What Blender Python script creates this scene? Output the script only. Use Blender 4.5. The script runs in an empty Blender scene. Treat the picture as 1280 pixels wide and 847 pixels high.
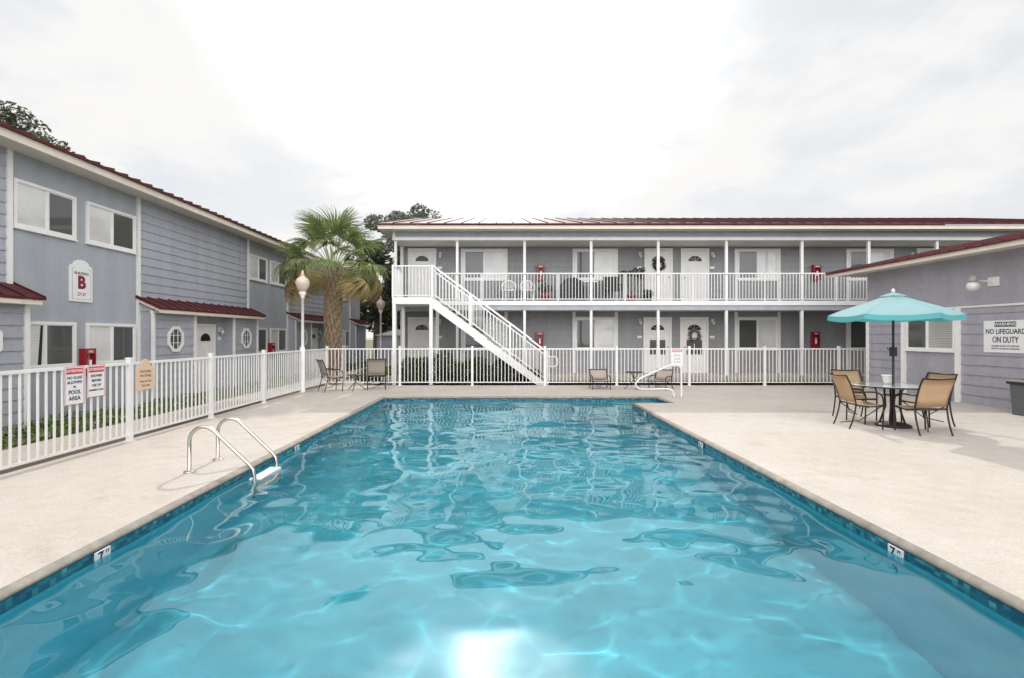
import bpy, math, random
from mathutils import Matrix, Vector, noise
random.seed(7)
R = math.radians
C = bpy.context.scene.collection
sc = bpy.context.scene
W = {}            # object -> world matrix

# ------------------------------------------------------------------ materials
def node_mat(name):
    m = bpy.data.materials.new(name); m.use_nodes = True
    return m, m.node_tree.nodes, m.node_tree.links, m.node_tree.nodes['Principled BSDF']

def mat(name, col, rough=.6, metal=0, var=.12, scale=6, bump=0, bscale=60, coat=0, spec=.5, var2=0, trans=0, streak=0):
    m, N, L, b = node_mat(name)
    b.inputs['Roughness'].default_value = rough
    b.inputs['Metallic'].default_value = metal
    b.inputs['Coat Weight'].default_value = coat
    b.inputs['Coat Roughness'].default_value = .04
    b.inputs['Specular IOR Level'].default_value = spec
    tc = N.new('ShaderNodeTexCoord')
    geo = N.new('ShaderNodeNewGeometry')
    nz = N.new('ShaderNodeTexNoise'); nz.inputs['Scale'].default_value = scale; nz.inputs['Detail'].default_value = 6
    nz.inputs['Roughness'].default_value = .65
    L.new(geo.outputs['Position'], nz.inputs['Vector'])
    mr = N.new('ShaderNodeMapRange'); mr.inputs[1].default_value = .3; mr.inputs[2].default_value = .7
    mr.inputs[3].default_value = 1-var; mr.inputs[4].default_value = 1+var
    L.new(nz.outputs['Fac'], mr.inputs['Value'])
    last = mr.outputs[0]
    if var2:
        n2 = N.new('ShaderNodeTexNoise'); n2.inputs['Scale'].default_value = scale*.12 if not streak else streak; n2.inputs['Detail'].default_value = 5
        mp = N.new('ShaderNodeMapping'); mp.inputs['Scale'].default_value = (1, 1, .12 if streak else 1)
        L.new(geo.outputs['Position'], mp.inputs['Vector']); L.new(mp.outputs[0], n2.inputs['Vector'])
        m2 = N.new('ShaderNodeMapRange'); m2.inputs[1].default_value = .3; m2.inputs[2].default_value = .7
        m2.inputs[3].default_value = 1-var2; m2.inputs[4].default_value = 1+var2
        L.new(n2.outputs['Fac'], m2.inputs['Value'])
        mm = N.new('ShaderNodeMath'); mm.operation = 'MULTIPLY'
        L.new(last, mm.inputs[0]); L.new(m2.outputs[0], mm.inputs[1]); last = mm.outputs[0]
    mx = N.new('ShaderNodeVectorMath'); mx.operation = 'SCALE'
    mx.inputs[0].default_value = col
    L.new(last, mx.inputs['Scale'])
    L.new(mx.outputs[0], b.inputs['Base Color'])
    if bump:
        nb = N.new('ShaderNodeTexNoise'); nb.inputs['Scale'].default_value = bscale; nb.inputs['Detail'].default_value = 5
        L.new(geo.outputs['Position'], nb.inputs['Vector'])
        bp = N.new('ShaderNodeBump'); bp.inputs['Strength'].default_value = bump; bp.inputs['Distance'].default_value = .01
        L.new(nb.outputs['Fac'], bp.inputs['Height']); L.new(bp.outputs[0], b.inputs['Normal'])
    if trans:
        b.inputs['Transmission Weight'].default_value = trans
    return m

def leaf_mat(name, cols, rough=.5, scale=1.3, sub=.25):
    """foliage: three tones mixed by noise, thin translucent leaves"""
    m, N, L, b = node_mat(name)
    geo = N.new('ShaderNodeNewGeometry')
    nz = N.new('ShaderNodeTexNoise'); nz.inputs['Scale'].default_value = scale; nz.inputs['Detail'].default_value = 8
    nz.inputs['Roughness'].default_value = .8
    L.new(geo.outputs['Position'], nz.inputs['Vector'])
    cr = N.new('ShaderNodeValToRGB'); cr.color_ramp.elements[0].position = .35; cr.color_ramp.elements[1].position = .66
    cr.color_ramp.elements[0].color = (*cols[0], 1); cr.color_ramp.elements[1].color = (*cols[2], 1)
    e = cr.color_ramp.elements.new(.5); e.color = (*cols[1], 1)
    L.new(nz.outputs['Fac'], cr.inputs['Fac'])
    L.new(cr.outputs['Color'], b.inputs['Base Color'])
    b.inputs['Roughness'].default_value = rough
    tr = N.new('ShaderNodeBsdfTranslucent'); L.new(cr.outputs['Color'], tr.inputs['Color'])
    ms = N.new('ShaderNodeMixShader'); ms.inputs[0].default_value = sub
    L.new(b.outputs[0], ms.inputs[1]); L.new(tr.outputs[0], ms.inputs[2])
    L.new(ms.outputs[0], N['Material Output'].inputs['Surface'])
    return m

M = {}
M['white'] = mat('white_paint', (.80, .79, .77), .45, var=.05, scale=3, var2=.04)
M['trim'] = mat('trim_paint', (.78, .76, .73), .55, var=.06, scale=4, var2=.05)
M['fascia'] = mat('fascia_paint', (.74, .66, .56), .6, var=.08, scale=3, var2=.06)
M['soffit'] = mat('soffit_paint', (.70, .66, .60), .7, var=.08, scale=2, var2=.05)
M['siding'] = mat('blue_grey_siding', (.365, .38, .42), .62, var=.10, scale=9, var2=.09, bump=.12, bscale=25, streak=2.2)
M['sidingR'] = mat('violet_grey_siding', (.345, .338, .38), .62, var=.09, scale=9, var2=.09, bump=.12, bscale=25, streak=2.2)
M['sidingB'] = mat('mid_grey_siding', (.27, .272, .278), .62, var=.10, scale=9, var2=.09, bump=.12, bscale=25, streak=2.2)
M['panel'] = mat('smooth_blue_grey_panel', (.37, .395, .425), .6, var=.06, scale=3, var2=.09, bump=.06, bscale=80, streak=2.2)
M['roof'] = mat('red_metal_roof', (.085, .016, .020), .6, metal=.05, spec=.3, var=.12, scale=2, var2=.12)
M['redbox'] = mat('red_enamel', (.30, .012, .025), .3, var=.08, coat=.3)
M['concrete'] = mat('pale_concrete', (.44, .39, .33), .85, var=.12, scale=3, var2=.12, bump=.3, bscale=40)
M['mulch'] = mat('mulch_and_gap_shade', (.075, .05, .035), .9, var=.4, scale=14, bump=.8, bscale=30)
M['ground'] = mat('ground_soil_grass', (.12, .12, .06), .95, var=.35, scale=2, var2=.3, bump=.5, bscale=12)
M['darkmetal'] = mat('dark_bronze_metal', (.030, .024, .022), .38, metal=.4, var=.1)
M['black'] = mat('black_plastic', (.016, .016, .018), .5, var=.15)
M['steel'] = mat('stainless_steel', (.62, .55, .48), .2, metal=.95, var=.06, scale=9)
M['sling'] = mat('tan_sling_fabric', (.50, .33, .20), .75, var=.08, scale=30, bump=.25, bscale=400)
M['slingT'] = mat('taupe_sling_fabric', (.36, .31, .27), .75, var=.08, scale=30, bump=.25, bscale=400)
M['glasstop'] = mat('frosted_glass_tabletop', (.55, .58, .54), .12, var=.04, coat=.8)
M['canopy'] = leaf_mat('aqua_umbrella_cloth', ((.36, .57, .60), (.38, .60, .63), (.40, .62, .65)), .8, .8, .45)
M['valance'] = leaf_mat('teal_umbrella_valance', ((.12, .43, .45), (.13, .46, .48), (.14, .49, .51)), .8, .8, .3)
M['bin'] = mat('grey_bin_plastic', (.11, .115, .125), .5, var=.08)
M['pinkish'] = mat('terracotta_red', (.42, .07, .05), .6)
M['globe'] = mat('tan_acorn_globe', (.62, .50, .40), .3, var=.08, scale=12, coat=.5)
M['lampglass'] = mat('clear_ribbed_glass', (.62, .64, .60), .15, var=.1, scale=20, coat=1)
M['signwhite'] = mat('white_sign_face', (.80, .80, .80), .35, var=.03)
M['signred'] = mat('red_sign_ink', (.60, .05, .06), .4, var=.05)
M['maroon'] = mat('maroon_ink', (.22, .012, .03), .4, var=.05)
M['ink'] = mat('black_ink', (.02, .02, .025), .4, var=.05)
M['tansign'] = mat('tan_sign_face', (.72, .52, .37), .5, var=.06)
M['taninkk'] = mat('brown_ink', (.30, .16, .10), .5, var=.05)
M['palered'] = mat('faded_red_ink', (.62, .25, .25), .5, var=.05)
M['bark'] = mat('grey_brown_bark', (.12, .095, .075), .9, var=.3, scale=8, bump=.7, bscale=15)
M['boot'] = mat('palm_boot_fibre', (.33, .24, .16), .85, var=.35, scale=9, bump=.6, bscale=40)
M['petiole'] = mat('palm_petiole', (.33, .36, .14), .5, var=.2, scale=9)
M['frond'] = leaf_mat('green_palm_blade', ((.10, .15, .05), (.21, .26, .10), (.40, .42, .20)), .45, 3, .35)
M['frondB'] = leaf_mat('dry_palm_blade', ((.26, .27, .08), (.48, .36, .16), (.64, .50, .28)), .7, 2.2, .3)
M['leafdark'] = leaf_mat('dark_oak_leaves', ((.035, .05, .025), (.07, .09, .045), (.13, .15, .08)), .5, 1.2, .2)
M['leafgrey'] = leaf_mat('grey_green_leaves', ((.08, .09, .07), (.13, .145, .11), (.21, .22, .17)), .5, 1.2, .2)
M['hedge'] = leaf_mat('hedge_leaves', ((.03, .055, .02), (.06, .10, .03), (.11, .16, .05)), .4, 4, .2)
M['bedleaf'] = leaf_mat('bed_leaves', ((.05, .10, .02), (.13, .20, .05), (.26, .30, .10)), .5, 4, .25)
M['wreath'] = leaf_mat('wreath_leaves', ((.03, .03, .025), (.06, .055, .04), (.10, .08, .06)), .6, 12, .1)
M['wreathP'] = leaf_mat('pale_wreath_leaves', ((.16, .17, .16), (.28, .28, .25), (.45, .42, .38)), .6, 12, .1)

def pane_mat(name, col, rough=.05):
    return mat(name, col, .35, var=.12, scale=2.5, coat=1.0, spec=.6)
M['paneD'] = pane_mat('dark_screened_glass', (.060, .064, .062))
M['paneK'] = mat('black_glass', (.010, .010, .010), .3, var=.1, coat=.25, spec=.3)
def blinds_mat(name, col, dark):
    m, N, L, b = node_mat(name)
    geo = N.new('ShaderNodeNewGeometry'); sx = N.new('ShaderNodeSeparateXYZ'); L.new(geo.outputs['Position'], sx.inputs[0])
    mm = N.new('ShaderNodeMath'); mm.operation = 'MULTIPLY'; mm.inputs[1].default_value = 22.; L.new(sx.outputs['Z'], mm.inputs[0])
    fr = N.new('ShaderNodeMath'); fr.operation = 'FRACT'; L.new(mm.outputs[0], fr.inputs[0])
    cr = N.new('ShaderNodeValToRGB'); cr.color_ramp.elements[0].color = (*dark, 1); cr.color_ramp.elements[1].color = (*col, 1)
    cr.color_ramp.elements[0].position = .02; cr.color_ramp.elements[1].position = .3
    L.new(fr.outputs[0], cr.inputs[0])
    nz = N.new('ShaderNodeTexNoise'); nz.inputs['Scale'].default_value = 1.2; nz.inputs['Detail'].default_value = 3
    L.new(geo.outputs['Position'], nz.inputs['Vector'])
    mr = N.new('ShaderNodeMapRange'); mr.inputs[1].default_value = .35; mr.inputs[2].default_value = .65; mr.inputs[3].default_value = .82; mr.inputs[4].default_value = 1.05
    L.new(nz.outputs['Fac'], mr.inputs['Value'])
    v = N.new('ShaderNodeVectorMath'); v.operation = 'SCALE'; L.new(cr.outputs[0], v.inputs[0]); L.new(mr.outputs[0], v.inputs['Scale'])
    L.new(v.outputs[0], b.inputs['Base Color'])
    b.inputs['Roughness'].default_value = .5
    b.inputs['Coat Weight'].default_value = 1; b.inputs['Coat Roughness'].default_value = .03
    return m
M['paneB'] = blinds_mat('blinds_behind_glass', (.74, .74, .73), (.52, .52, .52))
M['paneBR'] = blinds_mat('open_blinds_behind_glass', (.46, .45, .42), (.10, .10, .10))

# deck: broom-textured pinkish cool-deck with stains and fine speckle
def deck_mat():
    m, N, L, b = node_mat('pool_deck_coating')
    geo = N.new('ShaderNodeNewGeometry')
    def nse(s, d=5, r=.6):
        n = N.new('ShaderNodeTexNoise'); n.inputs['Scale'].default_value = s; n.inputs['Detail'].default_value = d; n.inputs['Roughness'].default_value = r
        L.new(geo.outputs['Position'], n.inputs['Vector']); return n
    def ramp(n, a, b_, p=.35, q=.65):
        c = N.new('ShaderNodeValToRGB'); c.color_ramp.elements[0].color = (*a, 1); c.color_ramp.elements[1].color = (*b_, 1)
        c.color_ramp.elements[0].position = p; c.color_ramp.elements[1].position = q
        L.new(n.outputs['Fac'], c.inputs[0]); return c
    big = ramp(nse(.5, 6), (.485, .43, .38), (.54, .49, .445))
    sp = ramp(nse(38, 8, .85), (.74, .73, .72), (1.12, 1.12, 1.12), .3, .6)
    md = ramp(nse(4.2, 9, .75), (.91, .90, .885), (1.04, 1.04, 1.04))
    cr = ramp(nse(1.1, 10, .75), (.90, .88, .85), (1, 1, 1), .38, .45)
    last = big
    for x in (sp, md, cr):
        mx = N.new('ShaderNodeMix'); mx.data_type = 'RGBA'; mx.blend_type = 'MULTIPLY'; mx.inputs[0].default_value = 1
        L.new(last.outputs[0] if last is big else last.outputs[2], mx.inputs[6]); L.new(x.outputs[0], mx.inputs[7]); last = mx
    L.new(last.outputs[2], b.inputs['Base Color'])
    b.inputs['Roughness'].default_value = .82
    bp = N.new('ShaderNodeBump'); bp.inputs['Strength'].default_value = .5; bp.inputs['Distance'].default_value = .006
    n = nse(45, 6, .75); L.new(n.outputs['Fac'], bp.inputs['Height']); L.new(bp.outputs[0], b.inputs['Normal'])
    return m
M['deck'] = deck_mat()
M['coping'] = mat('shade_darkened_coping', (.27, .245, .21), .8, var=.3, scale=7, var2=.2, bump=.5, bscale=50)  # coping colour darkened to paint the shade under the bullnose edge

def tile_mat():
    m, N, L, b = node_mat('blue_mosaic_waterline_tile')
    geo = N.new('ShaderNodeNewGeometry')
    sc_ = N.new('ShaderNodeVectorMath'); sc_.operation = 'SCALE'; sc_.inputs['Scale'].default_value = 22
    L.new(geo.outputs['Position'], sc_.inputs[0])
    fl = N.new('ShaderNodeVectorMath'); fl.operation = 'FLOOR'; L.new(sc_.outputs[0], fl.inputs[0])
    wn = N.new('ShaderNodeTexWhiteNoise'); L.new(fl.outputs[0], wn.inputs['Vector'])
    cr = N.new('ShaderNodeValToRGB')
    cr.color_ramp.elements[0].color = (.006, .06, .12, 1); cr.color_ramp.elements[1].color = (.10, .33, .36, 1)
    e = cr.color_ramp.elements.new(.45); e.color = (.02, .13, .20, 1)
    e = cr.color_ramp.elements.new(.8); e.color = (.035, .21, .25, 1)
    L.new(wn.outputs['Value'], cr.inputs[0]); L.new(cr.outputs[0], b.inputs['Base Color'])
    b.inputs['Roughness'].default_value = .25
    return m
M['tile'] = tile_mat()
M['plaster'] = mat('blue_pool_plaster', (.125, .68, .83), .8, var=.10, scale=1.4, var2=.10)
M['step'] = mat('pale_step_plaster', (.12, .60, .72), .8, var=.06, scale=3)

def water_mat():
    m = bpy.data.materials.new('pool_water'); m.use_nodes = True
    N, L = m.node_tree.nodes, m.node_tree.links; N.clear()
    out = N.new('ShaderNodeOutputMaterial')
    g_ = N.new('ShaderNodeBsdfGlass'); g_.inputs['IOR'].default_value = 1.6; g_.inputs['Roughness'].default_value = 0
    g_.inputs['Color'].default_value = (.86, .985, 1, 1)
    L.new(g_.outputs[0], out.inputs['Surface'])
    return m
M['water'] = water_mat()

# ------------------------------------------------------------------ mesh builder
class MB:
    def __init__(s): s.v = []; s.f = []; s.sm = []
    def poly(s, pts, smooth=False):
        n = len(s.v); s.v += [tuple(p) for p in pts]; s.f.append(tuple(range(n, n+len(pts)))); s.sm.append(smooth); return s
    def box(s, x0, y0, z0, x1, y1, z1, mtx=None):
        p = [(x0,y0,z0),(x1,y0,z0),(x1,y1,z0),(x0,y1,z0),(x0,y0,z1),(x1,y0,z1),(x1,y1,z1),(x0,y1,z1)]
        if mtx: p = [tuple(mtx @ Vector(q)) for q in p]
        n = len(s.v); s.v += p
        for f in ((0,3,2,1),(4,5,6,7),(0,1,5,4),(1,2,6,5),(2,3,7,6),(3,0,4,7)):
            s.f.append(tuple(n+i for i in f)); s.sm.append(False)
        return s
    def tube(s, pts, r, seg=8, caps=True, closed=False):
        pts = [Vector(p) for p in pts]; n = len(pts)
        rr = r if isinstance(r, (list, tuple)) else [r]*n
        base = len(s.v); up = None
        for i, p in enumerate(pts):
            if closed: d = pts[(i+1) % n]-pts[i-1]
            else: d = (pts[min(i+1, n-1)]-pts[max(i-1, 0)])
            d.normalize()
            if up is None:
                up = Vector((0,0,1)) if abs(d.z) < .9 else Vector((1,0,0))
            a = d.cross(up); a.normalize(); up = a.cross(d); up.normalize()
            for k in range(seg):
                t = 2*math.pi*k/seg
                s.v.append(tuple(p+(a*math.cos(t)+up*math.sin(t))*rr[i]))
        m = n if closed else n-1
        for i in range(m):
            j = (i+1) % n
            for k in range(seg):
                k2 = (k+1) % seg
                s.f.append((base+i*seg+k, base+i*seg+k2, base+j*seg+k2, base+j*seg+k)); s.sm.append(True)
        if caps and not closed:
            s.f.append(tuple(base+k for k in range(seg))); s.sm.append(False)
            s.f.append(tuple(base+(n-1)*seg+k for k in reversed(range(seg)))); s.sm.append(False)
        return s
    def lathe(s, prof, seg=20, cx=0, cy=0, ph=0, smooth=True):
        base = len(s.v)
        for (r, z) in prof:
            for k in range(seg):
                t = 2*math.pi*k/seg+ph
                s.v.append((cx+r*math.cos(t), cy+r*math.sin(t), z))
        for i in range(len(prof)-1):
            for k in range(seg):
                k2 = (k+1) % seg
                s.f.append((base+i*seg+k, base+i*seg+k2, base+(i+1)*seg+k2, base+(i+1)*seg+k)); s.sm.append(smooth)
        s.f.append(tuple(base+k for k in reversed(range(seg)))); s.sm.append(False)
        s.f.append(tuple(base+(len(prof)-1)*seg+k for k in range(seg))); s.sm.append(False)
        return s
    def prism(s, pts2, y0, y1):
        """outline in x,z extruded from y0 to y1"""
        n = len(pts2)
        a = [(x, y0, z) for x, z in pts2]; b = [(x, y1, z) for x, z in pts2]
        base = len(s.v); s.v += a+b
        s.f.append(tuple(base+i for i in range(n))); s.sm.append(False)
        s.f.append(tuple(base+n+i for i in reversed(range(n)))); s.sm.append(False)
        for i in range(n):
            j = (i+1) % n
            s.f.append((base+i, base+n+i, base+n+j, base+j)); s.sm.append(False)
        return s
    def mesh(s, name):
        me = bpy.data.meshes.new(name); me.from_pydata(s.v, [], s.f)
        me.polygons.foreach_set('use_smooth', s.sm); me.update(); return me

def T(x=0, y=0, z=0, rz=0, rx=0, ry=0):
    return Matrix.Translation((x, y, z)) @ Matrix.Rotation(rz, 4, 'Z') @ Matrix.Rotation(ry, 4, 'Y') @ Matrix.Rotation(rx, 4, 'X')

def link(o, parent, w):
    C.objects.link(o); W[o] = w
    if parent is not None:
        o.parent = parent; o.matrix_local = W[parent].inverted() @ w
    else: o.matrix_local = w
    return o

def put(name, mb, m, parent=None, w=None, smooth_angle=None):
    """mb in the frame w (world matrix); w None -> mesh coordinates are the parent's frame"""
    me = mb if isinstance(mb, bpy.types.Mesh) else mb.mesh(name)
    if m is not None and not me.materials: me.materials.append(m)
    o = bpy.data.objects.new(name, me)
    if w is None: w = W[parent] if parent is not None else Matrix()
    return link(o, parent, w)

def tag(o, label=None, cat=None, group=None, kind=None):
    if label: o['label'] = label
    if cat: o['category'] = cat
    if group: o['group'] = group
    if kind: o['kind'] = kind
    return o

def thing(name, w, label, cat, group=None):
    o = bpy.data.objects.new(name, None); o.empty_display_size = .2
    link(o, None, w); return tag(o, label, cat, group)

def struct(name, mb, m):
    return tag(put(name, mb, m), kind='structure')

def copy_tree(o, w, parent=None, label=None):
    c = o.copy(); 
    kids = [k for k in W if k.parent == o]
    C.objects.link(c); c.parent = parent
    if parent is None: c.matrix_local = w
    W[c] = w
    rel = {k: W[o].inverted() @ W[k] for k in kids}
    for k in kids: copy_tree(k, w @ rel[k], c)
    if label: c['label'] = label
    return c

def world_part(name, mb, m, parent):
    """mb in world coordinates"""
    inv = W[parent].inverted()
    mb.v = [tuple(inv @ Vector(p)) for p in mb.v]
    return put(name, mb, m, parent, W[parent])

def lettering(lines, m, parent, w, bold=.0, name='lettering', sx=1):
    """lines: (text, size, x, z) ; text drawn in local x,z plane facing -Y"""
    verts = []; faces = []
    for (t, size, x, z) in lines:
        cu = bpy.data.curves.new('txt', 'FONT'); cu.body = t; cu.size = size; cu.align_x = 'CENTER'; cu.align_y = 'CENTER'
        cu.extrude = .001; cu.offset = bold*size; cu.resolution_u = 3
        o = bpy.data.objects.new('txt', cu); C.objects.link(o)
        me = bpy.data.meshes.new_from_object(o)
        n = len(verts)
        verts += [(x+v.co.x*sx, -v.co.z, z+v.co.y) for v in me.vertices]
        faces += [tuple(n+i for i in p.vertices) for p in me.polygons]
        bpy.data.objects.remove(o); bpy.data.curves.remove(cu); bpy.data.meshes.remove(me)
    me = bpy.data.meshes.new(name); me.from_pydata(verts, [], faces); me.update()
    return put(name, me, m, parent, w)

cache = {}
def cached(key, fn):
    if key not in cache: cache[key] = fn()
    return cache[key]

# ------------------------------------------------------------------ ground, deck, pool
g = MB().poly([(-160,-60,-.26),(160,-60,-.26),(160,260,-.26),(-160,260,-.26)])
# ground has a rectangular cut where the pool is: build as frame
g = MB()
xs = [-160, -5.5, 11.2, 160]; ys = [-60, -7.5, 16.4, 260]
for i in range(3):
    for j in range(3):
        if i == 1 and j == 1: continue
        g.poly([(xs[i],ys[j],-.26),(xs[i+1],ys[j],-.26),(xs[i+1],ys[j+1],-.26),(xs[i],ys[j+1],-.26)])
struct('ground', g, M['ground'])

PX0, PX1, PX2, PY0, PY1, PY2 = -3.12, 3.10, 4.06, .9, 12.25, 13.5
pool = [(PX0,PY0),(PX1,PY0),(PX1,PY1),(PX2,PY1),(PX2,PY2),(PX0,PY2)]     # ccw
def offs(poly, o):
    n = len(poly); out = []
    for i in range(n):
        p0, p1, p2 = Vector(poly[i-1]), Vector(poly[i]), Vector(poly[(i+1) % n])
        a = (p1-p0).normalized(); b = (p2-p1).normalized()
        na = Vector((a.y, -a.x)); nb = Vector((b.y, -b.x))
        out.append(tuple(p1+(na+nb)*o))
    return out
def ring(mb, prof, smooth=False):
    loops = [[(x, y, z) for x, y in offs(pool, o)] for o, z in prof]
    n = len(pool); base = len(mb.v)
    for l in loops: mb.v += l
    for i in range(len(loops)-1):
        for k in range(n):
            k2 = (k+1) % n
            mb.f.append((base+i*n+k, base+(i+1)*n+k, base+(i+1)*n+k2, base+i*n+k2)); mb.sm.append(smooth)
    return mb
# deck top as cells round the pool
d = MB(); E = .06
ax = [-5.78, PX0-E, PX1+E, PX2+E, 11.12]; ay = [-7.5, PY0-E, PY1-E, PY2+E, 16.62]
for i in range(4):
    for j in range(4):
        if (i == 1 and j in (1, 2)) or (i == 2 and j == 2): continue
        x0, x1, y0, y1 = ax[i], ax[i+1], ay[j], ay[j+1]
        # keep the top flat except pool cells
        d.poly([(x0,y0,0),(x1,y0,0),(x1,y1,0),(x0,y1,0)])
d.poly([(-5.78,-7.5,0),(-5.78,16.62,0),(-5.78,16.62,-.4),(-5.78,-7.5,-.4)])
d.poly([(-5.78,16.62,0),(11.12,16.62,0),(11.12,16.62,-.4),(-5.78,16.62,-.4)])
d.poly([(11.12,16.62,0),(11.12,-7.5,0),(11.12,-7.5,-.4),(11.12,16.62,-.4)])
d.poly([(11.12,-7.5,0),(-5.78,-7.5,0),(-5.78,-7.5,-.4),(11.12,-7.5,-.4)])
struct('pool_deck', d, M['deck'])
cp = ring(MB(), [(E, 0), (.03, -.002), (.012, -.010), (0, -.026), (-.004, -.045), (.004, -.058), (.014, -.060)], True)
struct('pool_coping', cp, M['coping'])
tl = ring(MB(), [(.012, -.058), (.012, -.21), (.03, -.212)])
struct('waterline_tile', tl, M['tile'])
pw = ring(MB(), [(.02, -.205), (.02, -2.2)])
pl = offs(pool, .02)
pw.poly([(x, y, -2.2) for x, y in pl])
struct('pool_basin', pw, M['plaster'])
st = MB()
for k in range(4):
    st.box(PX1-.35-.3*k+.02, PY1-.3-.25*k if k else PY1+.0, -2.19, PX2-.32*k+.01, PY2+.01, -.38-.28*k)
struct('pool_steps', st, M['step'])

# water surface
def wave(x, y):
    h = 0
    h += .0085*math.sin(1.9*x+2.3*y+.6)+.007*math.sin(-2.7*x+1.6*y+2)+.006*math.sin(.9*x-3.6*y)
    h += .016*noise.noise(Vector((x*.75, y*.9, 3.1)))+.0080*noise.noise(Vector((x*1.9, y*2.2, 9.7)))
    f = min(1, max(0, (y-4.2)/5))
    n3 = noise.noise(Vector((x*4.5, y*6., 1.7)))
    n4 = noise.noise(Vector((x*10, y*14, 5.7)))
    side = min(1, max(0, (1.2-x)/4))
    h += .0165*noise.noise(Vector((x*2.3+3, y*2.6, 4.4)))
    h += .0042*noise.noise(Vector((x*4.1+7, y*4.4, 8.4)))
    h += n3*(.0012+.0034*f+.002*side*f)+n4*(.0003+.0016*f)
    return h*.62
wb = MB(); stp = .045
nx = int((PX2-PX0+.02)/stp)+1; ny = int((PY2-PY0+.02)/stp)+1
idx = {}
for j in range(ny+1):
    for i in range(nx+1):
        x = PX0-.008+(PX2-PX0+.016)*i/nx; y = PY0-.008+(PY2-PY0+.016)*j/ny
        if x > PX1+.008+stp and y < PY1-.008-stp: continue
        idx[(i, j)] = len(wb.v)
        xx = min(x, PX1+.008) if y < PY1-.008 else x
        wb.v.append((xx, y, -.115+wave(xx, y)))
for j in range(ny):
    for i in range(nx):
        q = [(i,j),(i+1,j),(i+1,j+1),(i,j+1)]
        if all(k in idx for k in q):
            wb.f.append(tuple(idx[k] for k in q)); wb.sm.append(True)
water = struct('pool_water', wb, M['water'])

# depth markers on the tile band
def depth_marker(x, y, face, num, label):
    w = T(x, y, -.102, R(90) if face > 0 else R(-90))
    t = thing('depth_marker', w, label, 'depth marker', 'depth markers in the waterline tile')
    put('tile_face', MB().box(-.075, -.006, -.055, .075, .006, .042), M['signwhite'], t)
    lettering([(num, .105, -.025, -.006)], M['ink'], t, w @ T(0, -.0075, 0), .02, 'numeral')
    lettering([('FT', .035, .042, .016)], M['ink'], t, w @ T(0, -.0075, 0), .01, 'unit_lettering')
depth_marker(PX0+.012, 3.98, 1, '7', 'white depth tile with a black 7 on the near left pool edge')
depth_marker(PX1-.012, 4.02, -1, '7', 'white depth tile with a black 7 on the near right pool edge')
depth_marker(PX0+.012, 7.75, 1, '5', 'small depth tile on left pool edge beyond the ladder')
depth_marker(PX1-.012, 7.97, -1, '5', 'small depth tile midway along the right pool edge')
depth_marker(PX1-.012, 11.1, -1, '3', 'small depth tile near the far corner of the right pool edge')

# left path, plant bed, rear walkway and hardscape outside the fence
p = MB()
p.box(-7.75, -7.5, -.4, -6.72, 36, -.17)
p.box(-6.17, 18.2, -.4, -4.6, 20.4, -.172)
struct('path', p, M['concrete'])
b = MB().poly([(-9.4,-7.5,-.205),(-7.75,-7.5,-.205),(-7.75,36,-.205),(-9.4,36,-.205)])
b.poly([(-6.72,-7.5,-.21),(-5.78,-7.5,-.21),(-5.78,18.2,-.21),(-6.72,18.2,-.21)])  # dark strip standing in for the shaded gap outside the left fence
b.poly([(-5.78,16.62,-.15),(14,16.62,-.15),(14,18.3,-.15),(-5.78,18.3,-.15)])  # shrub soil, doubling as the dark shaded band behind the far fence
struct('soil_and_gap_shade', b, M['mulch'])
s = MB().box(-4.3, 18.25, .0, 22, 20.02, .16)
struct('pavement', s, M['concrete'])

# ------------------------------------------------------------------ siding, roofs, doors, windows
def siding(x0, x1, z0, z1, expo=.225, mb=None, y=0):
    mb = mb or MB()
    z = z0; k = 0
    while z < z1-.01:
        zt = min(z+expo, z1)
        a = y-.024; b_ = y-.003
        mb.poly([(x0,a,z),(x1,a,z),(x1,b_,zt),(x0,b_,zt)])
        mb.poly([(x0,b_-.0,z),(x1,b_-.0,z),(x1,a,z),(x0,a,z)])
        # end joints of the boards
        z = zt; k += 1
    return mb
def slab(x0, x1, z0, z1, t=.1, y=0):
    return MB().box(x0, y, z0, x1, y+t, z1)

def add_window(parent, w, W_, H, left, right, split=.5, fr=.06, name='window', label=None):
    """origin at the bottom centre of the frame; front faces -Y"""
    h = W_/2
    def mk():
        f = MB()
        f.box(-h, -.045, 0, h, .0, fr*1.1); f.box(-h, -.045, H-fr, h, .0, H)
        f.box(-h, -.045, fr*1.1, -h+fr, .0, H-fr); f.box(h-fr, -.045, fr*1.1, h, .0, H-fr)
        xm = -h+fr+(W_-2*fr)*split
        f.box(xm-.022, -.035, fr*1.1, xm+.022, -.002, H-fr)
        f.box(-h-.02, -.065, -.03, h+.02, .0, -.001)
        # inner sash
        for a, b_ in ((-h+fr, xm-.022), (xm+.022, h-fr)):
            f.box(a, -.024, fr*1.1, a+.018, -.003, H-fr); f.box(b_-.018, -.024, fr*1.1, b_, -.003, H-fr)
            f.box(a+.018, -.024, fr*1.1, b_-.018, -.003, fr*1.1+.02); f.box(a+.018, -.024, H-fr-.02, b_-.018, -.003, H-fr)
        return f.mesh('window')
    me = cached(('win', W_, H, split, fr), mk)
    o = put(name, me, M['white'], parent, w)
    xm = -h+fr+(W_-2*fr)*split
    def pn(a, b_): return MB().box(a, -.012, fr, b_, -.001, H-fr)
    put('pane', cached(('paneL', W_, H, split, left), lambda: pn(-h+fr, xm-.02).mesh('pane')), M[left], o, w)
    put('pane', cached(('paneR', W_, H, split, right), lambda: pn(xm+.02, h-fr).mesh('pane')), M[right], o, w)
    if label: o['label'] = label
    return o

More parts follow.
